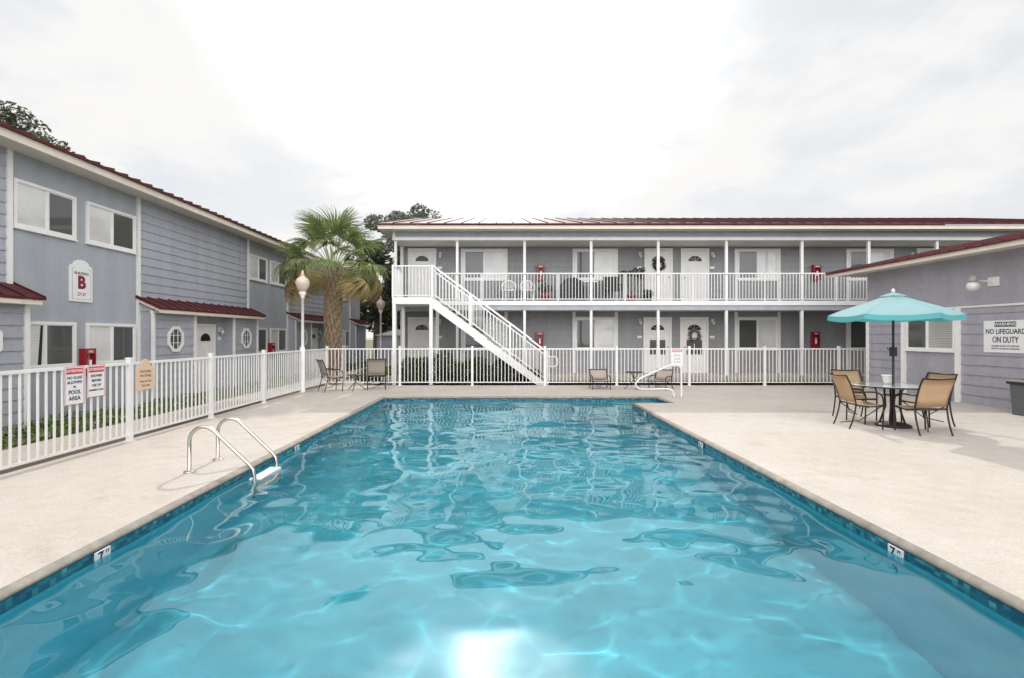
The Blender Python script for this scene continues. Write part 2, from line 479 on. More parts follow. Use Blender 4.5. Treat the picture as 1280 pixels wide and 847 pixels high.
def fan_pts(r, z0, n=10, a0=0, a1=math.pi, sq=.8):
    return [(r*math.cos(a0+(a1-a0)*i/n), z0+sq*r*math.sin(a0+(a1-a0)*i/n)) for i in range(n+1)]
def add_door(parent, w, style='plain', glass='paneK', W_=.94, H=2.05, knob=1):
    h = W_/2
    def mk():
        f = MB().box(-h, -.02, .0, h, .02, H)
        # raised panels
        rows = [(.18, .78), (.9, 1.5)] if style != 'storm' else [(.18, .62)]
        for z0, z1 in rows:
            for sgn in (-1, 1):
                x0, x1 = (sgn*.07, sgn*(h-.13)); x0, x1 = min(x0, x1), max(x0, x1)
                f.box(x0, -.027, z0, x1, -.0195, z1)
                f.box(x0+.035, -.033, z0+.035, x1-.035, -.0265, z1-.035)
        return f.mesh('door')
    o = put('door', cached(('door', style, W_, H), mk), M['trim'], parent, w)
    fr = cached(('doorfr', W_, H), lambda: MB().box(-h-.08, -.035, 0, -h-.004, .03, H+.08).box(h+.004, -.035, 0, h+.08, .03, H+.08).box(-h-.004, -.035, H+.006, h+.004, .03, H+.08).mesh('door_frame'))
    put('door_frame', fr, M['white'], o, w)
    if style != 'nolight':
        put('fanlight', cached(('fan', W_, H), lambda: MB().prism(fan_pts(.26, H-.42), -.029, -.0195).mesh('fanlight')), M[glass], o, w)
        mu = MB()
        for a in (45, 90, 135):
            mu.tube([(0, -.031, H-.42), (.25*math.cos(R(a)), -.031, H-.42+.8*.25*math.sin(R(a)))], .006, 4)
        if glass != 'paneK': put('muntin', mu, M['white'], o, w)
    if style == 'storm':
        put('storm_panel', MB().box(-.30, -.030, .72, -.02, -.0195, 1.28).box(.02, -.030, .72, .30, -.0195, 1.28), M['paneD'], o, w)
    put('door_knob', MB().lathe([(.012, 0), (.012, .03), (.03, .045), (.03, .06), (.012, .07)], 10), M['steel'], o, w @ T(knob*(h-.08), -.02, 1.0) @ Matrix.Rotation(R(90), 4, 'X'))
    return o

def wall_lamp(parent, w):
    o = put('wall_lamp', cached('wl', lambda: MB().box(-.05, -.02, -.06, .05, 0, .10).tube([(0,-.02,.04),(0,-.09,.07),(0,-.11,.02)], .012, 6).mesh('wall_lamp')), M['white'], parent, w)
    put('lamp_shade', cached('wls', lambda: MB().lathe([(.03, .02), (.055, -.01), (.06, -.09), (.035, -.13)], 10, 0, -.11).mesh('lamp_shade')), M['lampglass'], o, w)
    return o
def number_plate(parent, w):
    return put('number_plate', cached('np', lambda: MB().box(-.09, -.012, -.045, .09, 0, .045).mesh('number_plate')), M['white'], parent, w)

def rail_panel(x0, x1, z0, z1, sp=.115, r=.0095, top=.020):
    mb = MB().box(x0, -top, z1-.04, x1, top, z1)
    mb.box(x0, -.015, z0, x1, .015, z0+.03)
    n = max(1, round((x1-x0)/sp))
    for i in range(1, n):
        x = x0+(x1-x0)*i/n
        mb.box(x-r, -r, z0+.03, x+r, r, z1-.04)
    return mb

def metal_roof(x0, x1, ya, za, yb, zb, rib=.41, t=.05, hr=.035, rw=.03):
    """sloping sheet between eave (ya,za) and ridge (yb,zb) with standing seams; along x"""
    mb = MB()
    mb.poly([(x0,ya,za),(x1,ya,za),(x1,yb,zb),(x0,yb,zb)])
    mb.poly([(x0,ya,za-t),(x0,yb,zb-t),(x1,yb,zb-t),(x1,ya,za-t)])
    mb.poly([(x0,ya,za-t),(x1,ya,za-t),(x1,ya,za),(x0,ya,za)])
    mb.poly([(x0,yb,zb-t),(x0,ya,za-t),(x0,ya,za),(x0,yb,zb)])
    mb.poly([(x1,ya,za-t),(x1,yb,zb-t),(x1,yb,zb),(x1,ya,za)])
    n = int((x1-x0)/rib)
    for i in range(n+1):
        x = x0+.01+(x1-x0-.02-rw)*i/n
        p = [(x,ya-.004,za+.001),(x+rw,ya-.004,za+.001),(x+rw,yb,zb+.001),(x,yb,zb+.001)]
        q = [(a,b_,c+hr) for a,b_,c in p]
        base = len(mb.v); mb.v += p+q
        for f in ((4,5,6,7),(0,1,5,4),(1,2,6,5),(2,3,7,6),(3,0,4,7)):
            mb.f.append(tuple(base+k for k in f)); mb.sm.append(False)
    return mb

# ------------------------------------------------------------------ REAR BUILDING
RY, FY = 20.0, 18.66
F1, F2, C1, C2 = .16, 2.84, 2.50, 5.04
rb = thing('apartment_building', T(8, 20, 0), 'two storey grey block with balcony walkways across the far end of the pool', 'building')
BX0, BX1 = -3.96, 21.5
def wp(name, mb, m, w=None): # world-coordinates part of rear building
    return world_part(name, mb, M[m], rb)
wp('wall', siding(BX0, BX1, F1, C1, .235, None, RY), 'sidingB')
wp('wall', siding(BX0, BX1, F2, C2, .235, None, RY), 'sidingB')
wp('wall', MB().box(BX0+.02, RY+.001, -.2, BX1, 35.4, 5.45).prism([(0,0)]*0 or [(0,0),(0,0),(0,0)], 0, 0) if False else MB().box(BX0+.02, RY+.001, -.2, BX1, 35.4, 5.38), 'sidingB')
ev, rz_, ry_ = 5.5, 7.72, 27.0
# gable end infill
gm = MB().poly([(BX0+.02, RY, 5.38), (BX0+.02, ry_, 7.60), (BX0+.02, 35.4, 5.38)])
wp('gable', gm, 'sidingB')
wp('ceiling', MB().box(BX0, FY-.02, C2+.001, BX1, RY-.001, C2+.08), 'soffit')
wp('balcony_floor', MB().box(BX0, FY, C1, BX1, RY-.002, F2-.005), 'panel')
wp('balcony_kerb', MB().box(BX0, FY-.03, F2-.16, BX1, FY-.001, F2), 'trim')
wp('header_beam', MB().box(BX0-.03, FY-.08, C2, BX1, FY+.05, 5.15), 'trim')
wp('header_panel', MB().box(BX0, FY-.03, 5.152, BX1, FY+.04, 5.47), 'panel')
wp('header_board', MB().box(BX0-.03, FY-.055, 5.153, BX0+.07, FY+.045, 5.46), 'trim')
wp('soffit', MB().box(-4.36, 18.10, 5.36, 24, FY-.04, 5.375).box(-4.36, FY-.04, 5.36, BX0-.001, 35.9, 5.375), 'soffit')
wp('fascia', MB().box(-4.40, 18.06, 5.345, 24, 18.098, 5.47).box(-4.40, 18.099, 5.345, -4.362, 35.94, 5.46), 'fascia')
rf = metal_roof(-4.48, 24, 18.0, ev+.03, ry_, rz_+.03, .6)
wp('roof', rf, 'roof')
rf2 = MB().poly([(-4.48,ry_,rz_+.03),(24,ry_,rz_+.03),(24,36,ev+.03),(-4.48,36,ev+.03)])
wp('roof', rf2, 'roof')
for z0_, z1_ in ((F1, C1), (F2, C2)): wp('corner_board', MB().box(BX0-.02, RY-.05, z0_, BX0+.10, RY-.001, z1_), 'trim')
# posts
for X in (-3.9, -1.65, .81, 3.24, 5.69, 8.18, 10.94, 13.38, 15.87, 18.3):
    put('post', cached('bp2', lambda: MB().box(-.045, -.045, 0, .045, .045, C2-F2).mesh('post')), M['white'], rb, T(X, FY+.06, F2))
    put('post', cached('bp1', lambda: MB().box(-.045, -.045, 0, .045, .045, C1-F1).mesh('post')), M['white'], rb, T(X, FY+.06, F1))
# balcony railing
rx = [-2.3, .81, 3.24, 5.69, 8.18, 10.94, 13.38, 15.87, 18.3]
for a, b_ in zip(rx[:-1], rx[1:]):
    mb = rail_panel(a, b_, .05, 1.02)
    mid = (a+b_)/2
    mb.box(mid-.02, -.02, .0, mid+.02, .02, 1.0)
    put('railing', mb, M['white'], rb, T(0, FY-.005, F2))
# openings
def rear_window(X0, X1, upper, right='paneB', label=None):
    zf = F2 if upper else F1; zt = (C2-.08) if upper else C1-.002
    gb = 3.76 if upper else 1.08; gt = 4.90 if upper else 2.24
    f = MB()
    f.box(X0, RY-.06, zf, X0+.12, RY-.02, zt); f.box(X1-.12, RY-.06, zf, X1, RY-.02, zt)
    if upper: f.box(X0+.12, RY-.055, gt, X1-.12, RY-.02, zt)
    else: f.box(X0+.12, RY-.055, gt, X1-.12, RY-.02, gt+.06)
    f.box(X0+.12, RY-.075, gb-.06, X1-.12, RY-.02, gb-.001)
    # flat apron under the window
    o = wp('window_surround', f, 'trim')
    w = T((X0+X1)/2, RY-.028, gb)
    add_window(rb, w, X1-X0-.24, gt-gb, 'paneD', right, .5, .045, label=label)
    ap = MB().box(X0+.12, RY-.045, zf+.002, X1-.12, RY-.022, gb-.062)
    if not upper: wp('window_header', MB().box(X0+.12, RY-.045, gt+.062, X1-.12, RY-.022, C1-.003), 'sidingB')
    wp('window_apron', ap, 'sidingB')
for X0, X1 in ((-1.62, .2), (2.73, 4.5), (9.05, 10.84), (13.4, 15.25)):
    rear_window(X0, X1, True)
    rear_window(X0, X1, False, 'paneB' if X0 < 13 else 'paneK')
for X, kn, gls in ((-3.13, 1, 'paneK'), (6.08, 1, 'paneD'), (7.5, -1, 'paneD'), (16.7, -1, 'paneD')):
    add_door(rb, T(X, RY-.045, F2), 'plain', gls, knob=kn)
for X, kn, st_, gls in ((-3.13, 1, 'plain', 'paneK'), (6.04, 1, 'storm', 'paneD'), (7.47, -1, 'storm', 'paneD'), (16.7, -1, 'plain', 'paneD')):
    add_door(rb, T(X, RY-.045, F1), st_, gls, knob=kn)
for X in (-2.42, 5.37, 8.2, 16.0):
    for zb in (4.72, 2.12):
        wall_lamp(rb, T(X, RY-.026, zb)); number_plate(rb, T(X-.02, RY-.026, zb-.5-.1*(zb < 3)))
# stair landing
LX0, LX1, LY = -3.64, -2.30, 16.9
wp('stair_landing', MB().box(LX0, LY, F2-.22, LX1, FY-.032, F2), 'trim')
for X, Y in ((LX0+.06, LY+.06), (LX1-.06, LY+.06), (LX0+.06, FY-.14), (LX1-.05, FY-.14)):
    put('landing_post', cached('lp', lambda: MB().box(-.055, -.055, 0, .055, .055, F2-.222+.14).mesh('landing_post')), M['white'], rb, T(X, Y, -.14))
put('railing', rail_panel(LX0, LX1, .05, 1.06, .11).box(LX0-.01,-.03,0,LX0+.05,.03,1.08).box(LX1-.05,-.03,0,LX1+.01,.03,1.08), M['white'], rb, T(0, LY+.03, F2))
put('railing', rail_panel(0, FY-LY-.1, .05, 1.06, .11), M['white'], rb, T(LX0+.02, LY+.06, F2, R(90)))
# stairs down to the right
SX1, SZ1 = 1.48, .02
run, rise = SX1-LX1, F2-SZ1
def P(t, dz=0): return (LX1+run*t, F2-rise*t+dz)
for Y in (LY+.03, LY+1.03):
    s_ = MB().prism([P(0, -.02), P(1, -.02), (SX1, -.14), (SX1-.18, -.14), P(0, -.36)], Y-.03, Y+.03)
    wp('stringer', s_, 'white')
    r_ = MB()
    def bar(z0, th, y, w_=.02):
        a, b_ = P(0, z0), P(1, z0)
        r_.prism([(a[0], a[1]), (b_[0], b_[1]), (b_[0], b_[1]+th), (a[0], a[1]+th)], y-w_, y+w_)
    bar(1.04, .045, Y); bar(.90, .03, Y, .015); bar(.10, .03, Y, .015)
    n = 34
    for i in range(1, n):
        x, z = P(i/n)
        wd = .03 if i in (11, 23) else .010
        r_.box(x-wd, Y-(.012 if wd < .02 else .025), z+.08 if wd < .02 else z-.1, x+wd, Y+(.012 if wd < .02 else .025), z+.92 if wd < .02 else z+1.05)
    x, z = P(1); r_.box(x-.03, Y-.03, -.1, x+.04, Y+.03, z+1.10)
    wp('stair_railing', r_, 'white')
wp('handrail_return', MB().tube([(SX1+.02, LY+.03, .92), (SX1+.24, LY+.03, .92), (SX1+.33, LY+.03, .86), (SX1+.35, LY+.03, .75), (SX1+.33, LY+.03, .64), (SX1+.24, LY+.03, .58), (SX1+.02, LY+.03, .58)], .02, 8).box(SX1+.12, LY+.02, .59, SX1+.14, LY+.04, .91), 'white')
tr = MB()
nst = 15
for i in range(1, nst):
    x = LX1+run*(i-1)/nst; z = F2-rise*i/nst
    tr.box(x, LY+.062, z-.05, x+run/nst+.03, LY+.998, z)
wp('stair_treads', tr, 'concrete')

# ------------------------------------------------------------------ LEFT BUILDING (faces +X)
WX = -9.3; PFX = -8.95; GZ = -.2; EZ = 5.1
lb = thing('townhouse_row', T(WX-3, 15, GZ), 'long blue grey two storey building with red porch roofs left of the fence', 'building')
def lw(xoff, y, z): return T(xoff, y, z, R(90))    # local x -> +Y, front -> +X
def lwall(name, mb, m, X): return put(name, mb, M[m], lb, lw(X, 0, 0))
def cheek(a, b_, dep):
    # side of the porch: from the front wall back to the main wall, top follows the roof slope
    dep = -abs(WX-PFX) if False else abs(WX-PFX)-.002
    mb = MB(); q = [(.002, GZ-.05), (dep, GZ-.05), (dep, 2.50), (.002, 2.36)]
    mb.v += [(a, yy, zz) for yy, zz in q]+[(b_, yy, zz) for yy, zz in q]
    for f in ((3,2,1,0),(4,5,6,7),(0,1,5,4),(1,2,6,5),(2,3,7,6),(3,0,4,7)):
        mb.f.append(f); mb.sm.append(False)
    return mb
y0 = .58
starts = [-8.47, .58, 9.63, 18.68, 27.73]
END = 33.4
put('wall', MB().box(-8.47, .03, GZ, END, 6.5, EZ+.1), M['panel'], lb, lw(WX, 0, 0))
for s0 in starts:
    a, b_ = s0, min(s0+3.42, END)
    lwall('wall', slab(a, b_, GZ-.05, EZ, .03), 'panel', WX)
    # trims at both ends of the window bay
    for x in (a, b_):
        lwall('corner_board', MB().box(x-.05, -.05, GZ, x+.05, -.002, EZ-.001), 'white', WX)
    if b_ < END:
        e = min(s0+9.05, END)
        lwall('wall', siding(b_+.05, e-.05, 2.50, EZ, .225), 'siding', WX)
        # porch (front wall at PFX) with a recess for the door
        pe = e-.02; ps = b_+.04
        r0, r1 = b_+1.86, b_+3.96
        dz = PFX-WX
        if e-b_ > 5:
            lwall('porch_wall', siding(ps+.0, r0, GZ-.05, 2.16, .225), 'siding', PFX)
            lwall('porch_wall', siding(r1, pe, GZ-.05, 2.16, .225), 'siding', PFX)
            # side cheeks
            for q0, q1, q2 in ((ps, ps+.04, dz-.001), (pe-.04, pe, dz-.001), (r0-.04, r0-.001, dz+.2), (r1+.001, r1+.04, dz+.2)):
                lwall('porch_side', cheek(q0, q1, q2), 'siding', PFX)
            lwall('recess_wall', siding(r0, r1, GZ-.05, 2.3, .225), 'siding', WX+.03)
            for x in (ps, r0-.03, r1+.03, pe):
                lwall('porch_post', MB().box(x-.05, -.045, GZ, x+.05, -.001+.0, 2.16), 'white', PFX)
            lwall('porch_beam', MB().box(ps-.05, -.05, 2.161, pe+.05, .03, 2.215), 'white', PFX)
            add_door(lb, lw(WX+.08, r0+.25+.7, GZ+.01), 'plain', 'paneK')
            wall_lamp(lb, lw(WX+.054, r1-.3, 1.75)); number_plate(lb, lw(WX+.054, r1-.3, 1.5))
            for xo in (b_+.92, b_+4.78):
                w = lw(PFX+.024, xo, 1.50)
                oc = MB(); n = 8
                A = [(.36*math.cos(R(22.5+45*i)), .36*math.sin(R(22.5+45*i))) for i in range(8)]
                B = [(.27*math.cos(R(22.5+45*i)), .27*math.sin(R(22.5+45*i))) for i in range(8)]
                for i in range(8):
                    j = (i+1) % 8
                    oc.poly([(A[i][0],-.035,A[i][1]),(A[j][0],-.035,A[j][1]),(B[j][0],-.035,B[j][1]),(B[i][0],-.035,B[i][1])])
                    oc.poly([(A[i][0],0,A[i][1]),(A[j][0],0,A[j][1]),(A[j][0],-.035,A[j][1]),(A[i][0],-.035,A[i][1])])
                    oc.poly([(B[i][0],-.035,B[i][1]),(B[j][0],-.035,B[j][1]),(B[j][0],0,B[j][1]),(B[i][0],0,B[i][1])])
                for q in (-.09, .09):
                    oc.box(q-.008, -.022, -.26, q+.008, -.008, .26); oc.box(-.26, -.021, q-.008, .26, -.009, q+.008)
                ow = put('octagonal_window', cached('oct', lambda: oc.mesh('octagonal_window')), M['white'], lb, w)
                put('pane', cached('octp', lambda: MB().prism(B, -.007, -.001).mesh('pane')), M['paneD'], ow, w)
        else:
            lwall('wall', siding(b_+.05, e, GZ-.05, 2.5, .225), 'siding', WX)
            lwall('porch_wall', siding(ps+.0, pe, GZ-.05, 2.16, .225), 'siding', PFX)
            lwall('porch_side', cheek(ps, ps+.04, dz-.001), 'siding', PFX)
            lwall('porch_side', cheek(pe-.04, pe, dz-.001), 'siding', PFX)
            lwall('porch_post', MB().box(ps-.05, -.045, GZ, ps+.05, -.001, 2.16), 'white', PFX)
            lwall('porch_post', MB().box(pe-.05, -.045, GZ, pe+.05, -.001, 2.16), 'white', PFX)
        # porch roof: eave at X=-8.70, wall joint at WX
        rf = metal_roof(ps-.12, pe+.14, -(-8.68-WX), 2.30, -.001, 2.585, .41, .045, .03)
        lwall('porch_roof', rf, 'roof', WX)
        lwall('porch_fascia', MB().box(ps-.06, -.60, 2.165, pe+.08, -.575, 2.25).prism([(0,0)]*3, 0, 0) if False else MB().box(ps-.06, -.60, 2.165, pe+.08, -.575, 2.25), 'fascia', WX)
        # sloped rake boards on both ends
        for x in (ps-.08, pe+.06):
            mb = MB(); q = [(-.59, 2.19), (0, 2.46), (0, 2.535), (-.59, 2.255)]
            va = [(x, yy, zz) for yy, zz in q]; vb = [(x+.03, yy, zz) for yy, zz in q]
            n = len(mb.v); mb.v += va+vb
            for f in ((0,1,2,3),(7,6,5,4),(0,4,5,1),(1,5,6,2),(2,6,7,3),(3,7,4,0)):
                mb.f.append(f); mb.sm.append(False)
            lwall('rake_board', mb, 'fascia', WX)
        lwall('porch_soffit', MB().box(ps-.04, -.57, 2.22, pe+.05, -.001, 2.228), 'soffit', WX)
    # windows of the bay
    for k, (wy, ww) in enumerate(((a+.79, 1.42), (a+2.55, 1.52))):
        add_window(lb, lw(WX, wy, 3.66), ww, .93, 'paneB', 'paneD', .52 if k == 0 else .5, .06)
    add_window(lb, lw(WX, a+.79, .93), 1.42, .94, 'paneB', 'paneD', .48, .06)
    lwall('curtain_gap', MB().prism([(a+.60, .99), (a+.68, .99), (a+.72, 1.82), (a+.67, 1.82)], -.016, -.0125), 'paneK', WX)
    add_window(lb, lw(WX, a+2.55, .93), 1.52, .94, 'paneB', 'paneD', .5, .06)
# soffit, fascia and roof
lwall('soffit', MB().box(-8.6, -.56, EZ, END+.45, 0, EZ+.012), 'soffit', WX)
lwall('fascia', MB().box(-8.6, -.60, EZ-.035, END+.5, -.561, EZ+.12), 'fascia', WX)
lwall('roof', metal_roof(-8.7, END+.55, -.66, EZ+.165, 4.6, EZ+1.30, .41, .05, .04), 'roof', WX)
lwall('roof', MB().poly([(-8.7,4.6,EZ+1.30),(END+.55,4.6,EZ+1.30),(END+.55,9.6,EZ+.165),(-8.7,9.6,EZ+.165)]), 'roof', WX)
lwall('gable', MB().poly([(END, 0, EZ), (END, 4.6, EZ+1.2), (END, 9, EZ)]), 'siding', WX)

# sign B on the left wall
w = lw(WX, 11.28, 2.78)
sg = thing('building_sign', w, 'white arched wall sign with a maroon letter B between the upper and lower windows', 'sign')
def arch_outline(h, z0, z1):
    pts = [(-h, z0), (h, z0), (h, z1-.16), (h-.05, z1-.12)]
    for i in range(9):
        a = math.pi*(i/8); pts.append(((h-.09)*math.cos(a), z1-.12+.12*math.sin(a)))
    pts += [(-h+.05, z1-.12), (-h, z1-.16)]
    return pts
put('sign_board', MB().prism(arch_outline(.30, -.45, .47), -.03, 0), M['signwhite'], sg)
bd = MB()
for x0, z0, x1, z1 in ((-.25,-.40,.25,-.392), (-.25,.27,-.17,.278), (.17,.27,.25,.278), (-.25,-.40,-.242,.27), (.242,-.40,.25,.27)):
    bd.box(x0, -.033, z0, x1, -.0305, z1)
put('border_line', bd, M['slingT'], sg)
lettering([('BUILDING', .085, 0, .17)], M['ink'], sg, w @ T(0, -.032, 0), .01)
lettering([('B', .38, .0, -.04)], M['maroon'], sg, w @ T(0, -.032, 0), .045, 'letter')
lettering([('27-37', .10, 0, -.29)], M['maroon'], sg, w @ T(0, -.032, 0), .01, 'numerals')

def extinguisher_box(w, label, s=1.0):
    t = thing('extinguisher_cabinet', w, label, 'fire extinguisher', 'red fire extinguisher cabinets')
    f = MB().box(-.14, -.16, -.3, .14, -.001, -.28).box(-.14, -.16, .28, .14, -.001, .3).box(-.14, -.16, -.28, -.12, -.001, .28).box(.12, -.16, -.28, .14, -.001, .28)
    f.box(-.12, -.02, -.28, .12, -.002, .28)
    f.box(-.12, -.158, -.28, .12, -.145, -.16)
    f.box(-.12, -.158, .18, .12, -.145, .28)
    put('cabinet', f, M['redbox'], t)
    put('extinguisher', MB().lathe([(.05, -.26), (.06, -.24), (.06, .05), (.02, .11), (.02, .15)], 12, 0, -.085), M['redbox'], t)
    put('instruction_label', MB().box(-.035, -.150, -.12, .035, -.146, .05), M['signwhite'], t)
    lettering([('FIRE', .075, 0, .23)], M['signwhite'], t, w @ T(0, -.16, 0), .01)
extinguisher_box(lw(WX, 11.38, 1.02), 'red extinguisher cabinet on left building between the two lower windows near the attention signs')
extinguisher_box(lw(WX, 20.45, 1.02), 'red extinguisher cabinet on left building further back near the tall lamp post')
extinguisher_box(T(1.49, RY-.026, 4.02), 'red extinguisher cabinet on the upper walkway above the two plastic chairs')
extinguisher_box(T(12.2, RY-.026, 4.02), 'red extinguisher cabinet on the upper walkway near the right end')
extinguisher_box(T(1.45, RY-.026, 1.42), 'red extinguisher cabinet on the ground floor wall behind the foot of the stairs')
extinguisher_box(T(12.15, RY-.026, 1.42), 'red extinguisher cabinet on the ground floor wall left of the teal umbrella')

# ------------------------------------------------------------------ RIGHT BUILDING (faces -X)
RX = 11.05
pb = thing('pool_house', T(RX+3, 6, 0), 'low single storey blue grey pool house with red metal roof on the right', 'building')
def rw(X, y, z): return T(X, y, z, R(-90))      # local x -> -Y
def rwall(name, mb, m, X=RX): return put(name, mb, M[m], pb, rw(X, 0, 0))
e0, e1 = -15.5, 7.5       # local x range (world y 15.5 .. -7.5)
wt = 3.46
put('wall', MB().box(e0+.03, .03, -.05, e1, 9, wt), M['sidingR'], pb, rw(RX, 0, 0))
rwall('wall', slab(e0, e1, 2.28, wt, .03), 'sidingR')
rwall('wall', siding(e0, -14.12, -.02, 2.26, .235), 'sidingR')
rwall('wall', siding(-12.36, e1, -.02, 2.26, .235), 'sidingR')
rwall('wall', slab(-14.0, -12.46, -.02, 1.20, .02, 0), 'sidingR')
rwall('window_trim', MB().box(-14.14, -.05, 0, -14.0, -.001, 2.24), 'white')
rwall('window_trim', MB().box(-12.46, -.05, 0, -12.32, -.001, 2.24), 'white')
rwall('trim_board', MB().box(e0, -.035, 2.24, e1, -.001, 2.285), 'trim')
rwall('corner_board', MB().box(e0-.02, -.035, 0, e0+.09, -.001, 2.238), 'trim')
add_window(pb, rw(RX-.001, 13.23, 1.22), 1.52, .98, 'paneD', 'paneBR', .45, .05)
# gable end facing the rear (+Y) and roof
wp2 = MB().poly([(RX+.03, 15.47, wt), (RX+5, 15.47, wt+1.05), (RX+9.9, 15.47, wt)])
world_part('gable', wp2, M['sidingR'], pb)
rwall('soffit', MB().box(e0-.85, -.60, wt, e1+.4, 0, wt+.012).box(e0-.85, .0, wt-.001, e0-.001, 5, wt+.011), 'soffit')
rwall('fascia', MB().box(e0-.9, -.64, wt-.04, e1+.4, -.601, wt+.06), 'fascia')
pr = metal_roof(e0-.95, e1+.45, -.68, wt+.10, 5.4, wt+1.38, .41, .045, .035)
rwall('roof', pr, 'roof')
rwall('roof', MB().poly([(e0-.95,5.4,wt+1.38),(e1+.45,5.4,wt+1.38),(e1+.45,11,wt+.10),(e0-.95,11,wt+.10)]), 'roof')
mb = MB(); q = [(-.66, wt-.02), (5.4, wt+1.26), (5.4, wt+1.34), (-.66, wt+.056)]
for xx in (e0-.93,):
    va = [(xx, yy, zz) for yy, zz in q]; vb = [(xx+.03, yy, zz) for yy, zz in q]
    mb.v += va+vb
    for f in ((0,1,2,3),(7,6,5,4),(0,4,5,1),(1,5,6,2),(2,6,7,3),(3,7,4,0)):
        mb.f.append(f); mb.sm.append(False)
rwall('rake_board', mb, 'fascia')

# security light
w = rw(RX, 11.5, 2.80)
t = thing('security_light', w, 'glass jar security light on a short arm high on the right wall', 'light')
put('bracket', MB().box(-.13, -.03, -.10, .13, -.001, .10).tube([(0,-.03,0),(0,-.42,.02)], .022, 8), M['trim'], t)
put('lamp_head', MB().lathe([(.06, -.02), (.085, 0), (.085, .06), (.05, .11), (.03, .13)], 14, 0, -.48), M['slingT'], t)
put('lamp_jar', MB().lathe([(.03, -.22), (.09, -.20), (.125, -.15), (.125, -.07), (.085, -.02)], 16, 0, -.48), M['lampglass'], t)

# warning sign
w = rw(RX-.026, 11.22, 1.575)
t = thing('warning_sign', w, 'white rectangular no lifeguard warning sign on the siding at the right edge', 'sign')
put('sign_board', MB().box(-.50, -.008, -.345, .50, 0, .345), M['signwhite'], t)
put('header_band', MB().box(-.24, -.011, .205, .24, -.0085, .315), M['ink'], t)
lettering([('WARNING', .10, 0, .26)], M['signwhite'], t, w @ T(0, -.0125, 0), .015, 'header_lettering')
lettering([('NO LIFEGUARD', .155, 0, .095), ('ON DUTY', .155, 0, -.075), ('CHILDREN SHOULD NOT USE POOL', .046, 0, -.20), ('WITHOUT AN ADULT IN ATTENDANCE', .042, 0, -.26)], M['ink'], t, w @ T(0, -.010, 0), .016, sx=.83)

# trash bin
t = thing('trash_bin', T(10.62, 10.15, 0), 'grey plastic trash bin with black lid against the right wall', 'bin')
put('bin_body', MB().prism([(-.25, 0), (.25, 0), (.31, .62), (-.31, .62)], -.26, .26), M['bin'], t)
put('lid', MB().prism([(-.34, .625), (.34, .625), (.34, .68), (.28, .73), (-.28, .73), (-.34, .68)], -.30, .30), M['black'], t)

# ------------------------------------------------------------------ FENCES
FX = -5.65; FB = 16.5
fpost_m = MB().box(-.035, -.035, -.02, .035, .035, 1.25).box(-.042, -.042, 1.25, .042, .042, 1.27).box(-.06,-.06,.0,.06,.06,.012).mesh('fence_post')
lf = thing('pool_fence', T(FX, 8, 0), 'white picket style metal fence along the left side of the deck', 'fence')
py = [-5.75, -3.5, -1.25, 1.0, 3.25, 5.5, 7.76, 9.93, 12.13, 14.4, FB]
for y in py[:-1]: put('fence_post', fpost_m, M['white'], lf, T(FX, y, 0))
for a, b_ in zip(py[:-1], py[1:]):
    put('fence_panel', rail_panel(.03, b_-a-.03, .09, 1.20, .115, .0102, .019), M['white'], lf, T(FX, a, 0, R(90)))
bf = thing('pool_fence', T(0, FB, 0), 'white picket style metal fence across the far end of the deck', 'fence')
pxs = [FX, -3.3, -.97, 1.37, 3.68, 6.02, 8.45, 10.84, 12.4]
for x in pxs: put('fence_post', fpost_m, M['white'], bf, T(x, FB, 0))
for a, b_ in zip(pxs[:-1], pxs[1:]):
    put('fence_panel', rail_panel(.03, b_-a-.03, .09, 1.20, .115, .0102, .019), M['white'], bf, T(a, FB, 0))

def attention_sign(y, z0, z1, wd, lines, label):
    zc = (z0+z1)/2; hh = (z1-z0)/2; w = lw(FX+.03, y, zc)
    t = thing('attention_sign', w, label, 'sign', 'attention signs on the left fence')
    h = wd/2
    put('sign_board', MB().box(-h, -.006, -hh, h, 0, hh), M['signwhite'], t)
    bd = MB()
    for a in ((-h,-hh,-h+.006,hh),(h-.006,-hh,h,hh),(-h+.006,-hh,h-.006,-hh+.006),(-h+.006,hh-.006,h-.006,hh)):
        bd.box(a[0], -.008, a[1], a[2], -.0065, a[3])
    put('border_line', bd, M['signred'], t)
    put('header_band', MB().box(-h+.02, -.009, hh-.10, h-.02, -.0065, hh-.022), M['signred'], t)
    lettering([('ATTENTION', .048, 0, hh-.061)], M['signwhite'], t, w @ T(0, -.0105, 0), .02, 'header_lettering')
    lettering(lines, M['ink'], t, w @ T(0, -.008, 0), .015)
attention_sign(6.72, .70, 1.20, .30, [('NO GLASS', .05, 0, .10), ('ALLOWED', .05, 0, .04), ('IN', .04, 0, -.02), ('POOL', .075, 0, -.09), ('AREA', .075, 0, -.17)],
               'white and red attention sign about glass in the pool area, nearer one')
attention_sign(7.08, .76, 1.20, .30, [('SHOWER', .048, 0, .07), ('BEFORE', .048, 0, .005), ('USE OF', .048, 0, -.06), ('SWIMMING POOL', .032, 0, -.125)],
               'shorter white and red attention sign right of the pool area one')
w = lw(FX+.03, 8.05, .99)
t = thing('notice_sign', w, 'tan arched notice sign hanging on the left fence beside a post', 'sign')
put('sign_board', MB().prism(arch_outline(.20, -.23, .25), -.012, 0), M['tansign'], t)
lettering([('Pool Rules', .058, 0, .055), ('No Diving', .058, 0, -.01), ('Swim At Your', .045, 0, -.10), ('Own Risk', .045, 0, -.165)], M['taninkk'], t, w @ T(0, -.014, 0), .012)
w = T(5.62, FB-.03, .92)
t = thing('notice_sign', w, 'small white notice with pale red heading on the far fence behind the pool handrail', 'sign')
put('sign_board', MB().box(-.19, -.006, -.30, .19, 0, .28), M['signwhite'], t)
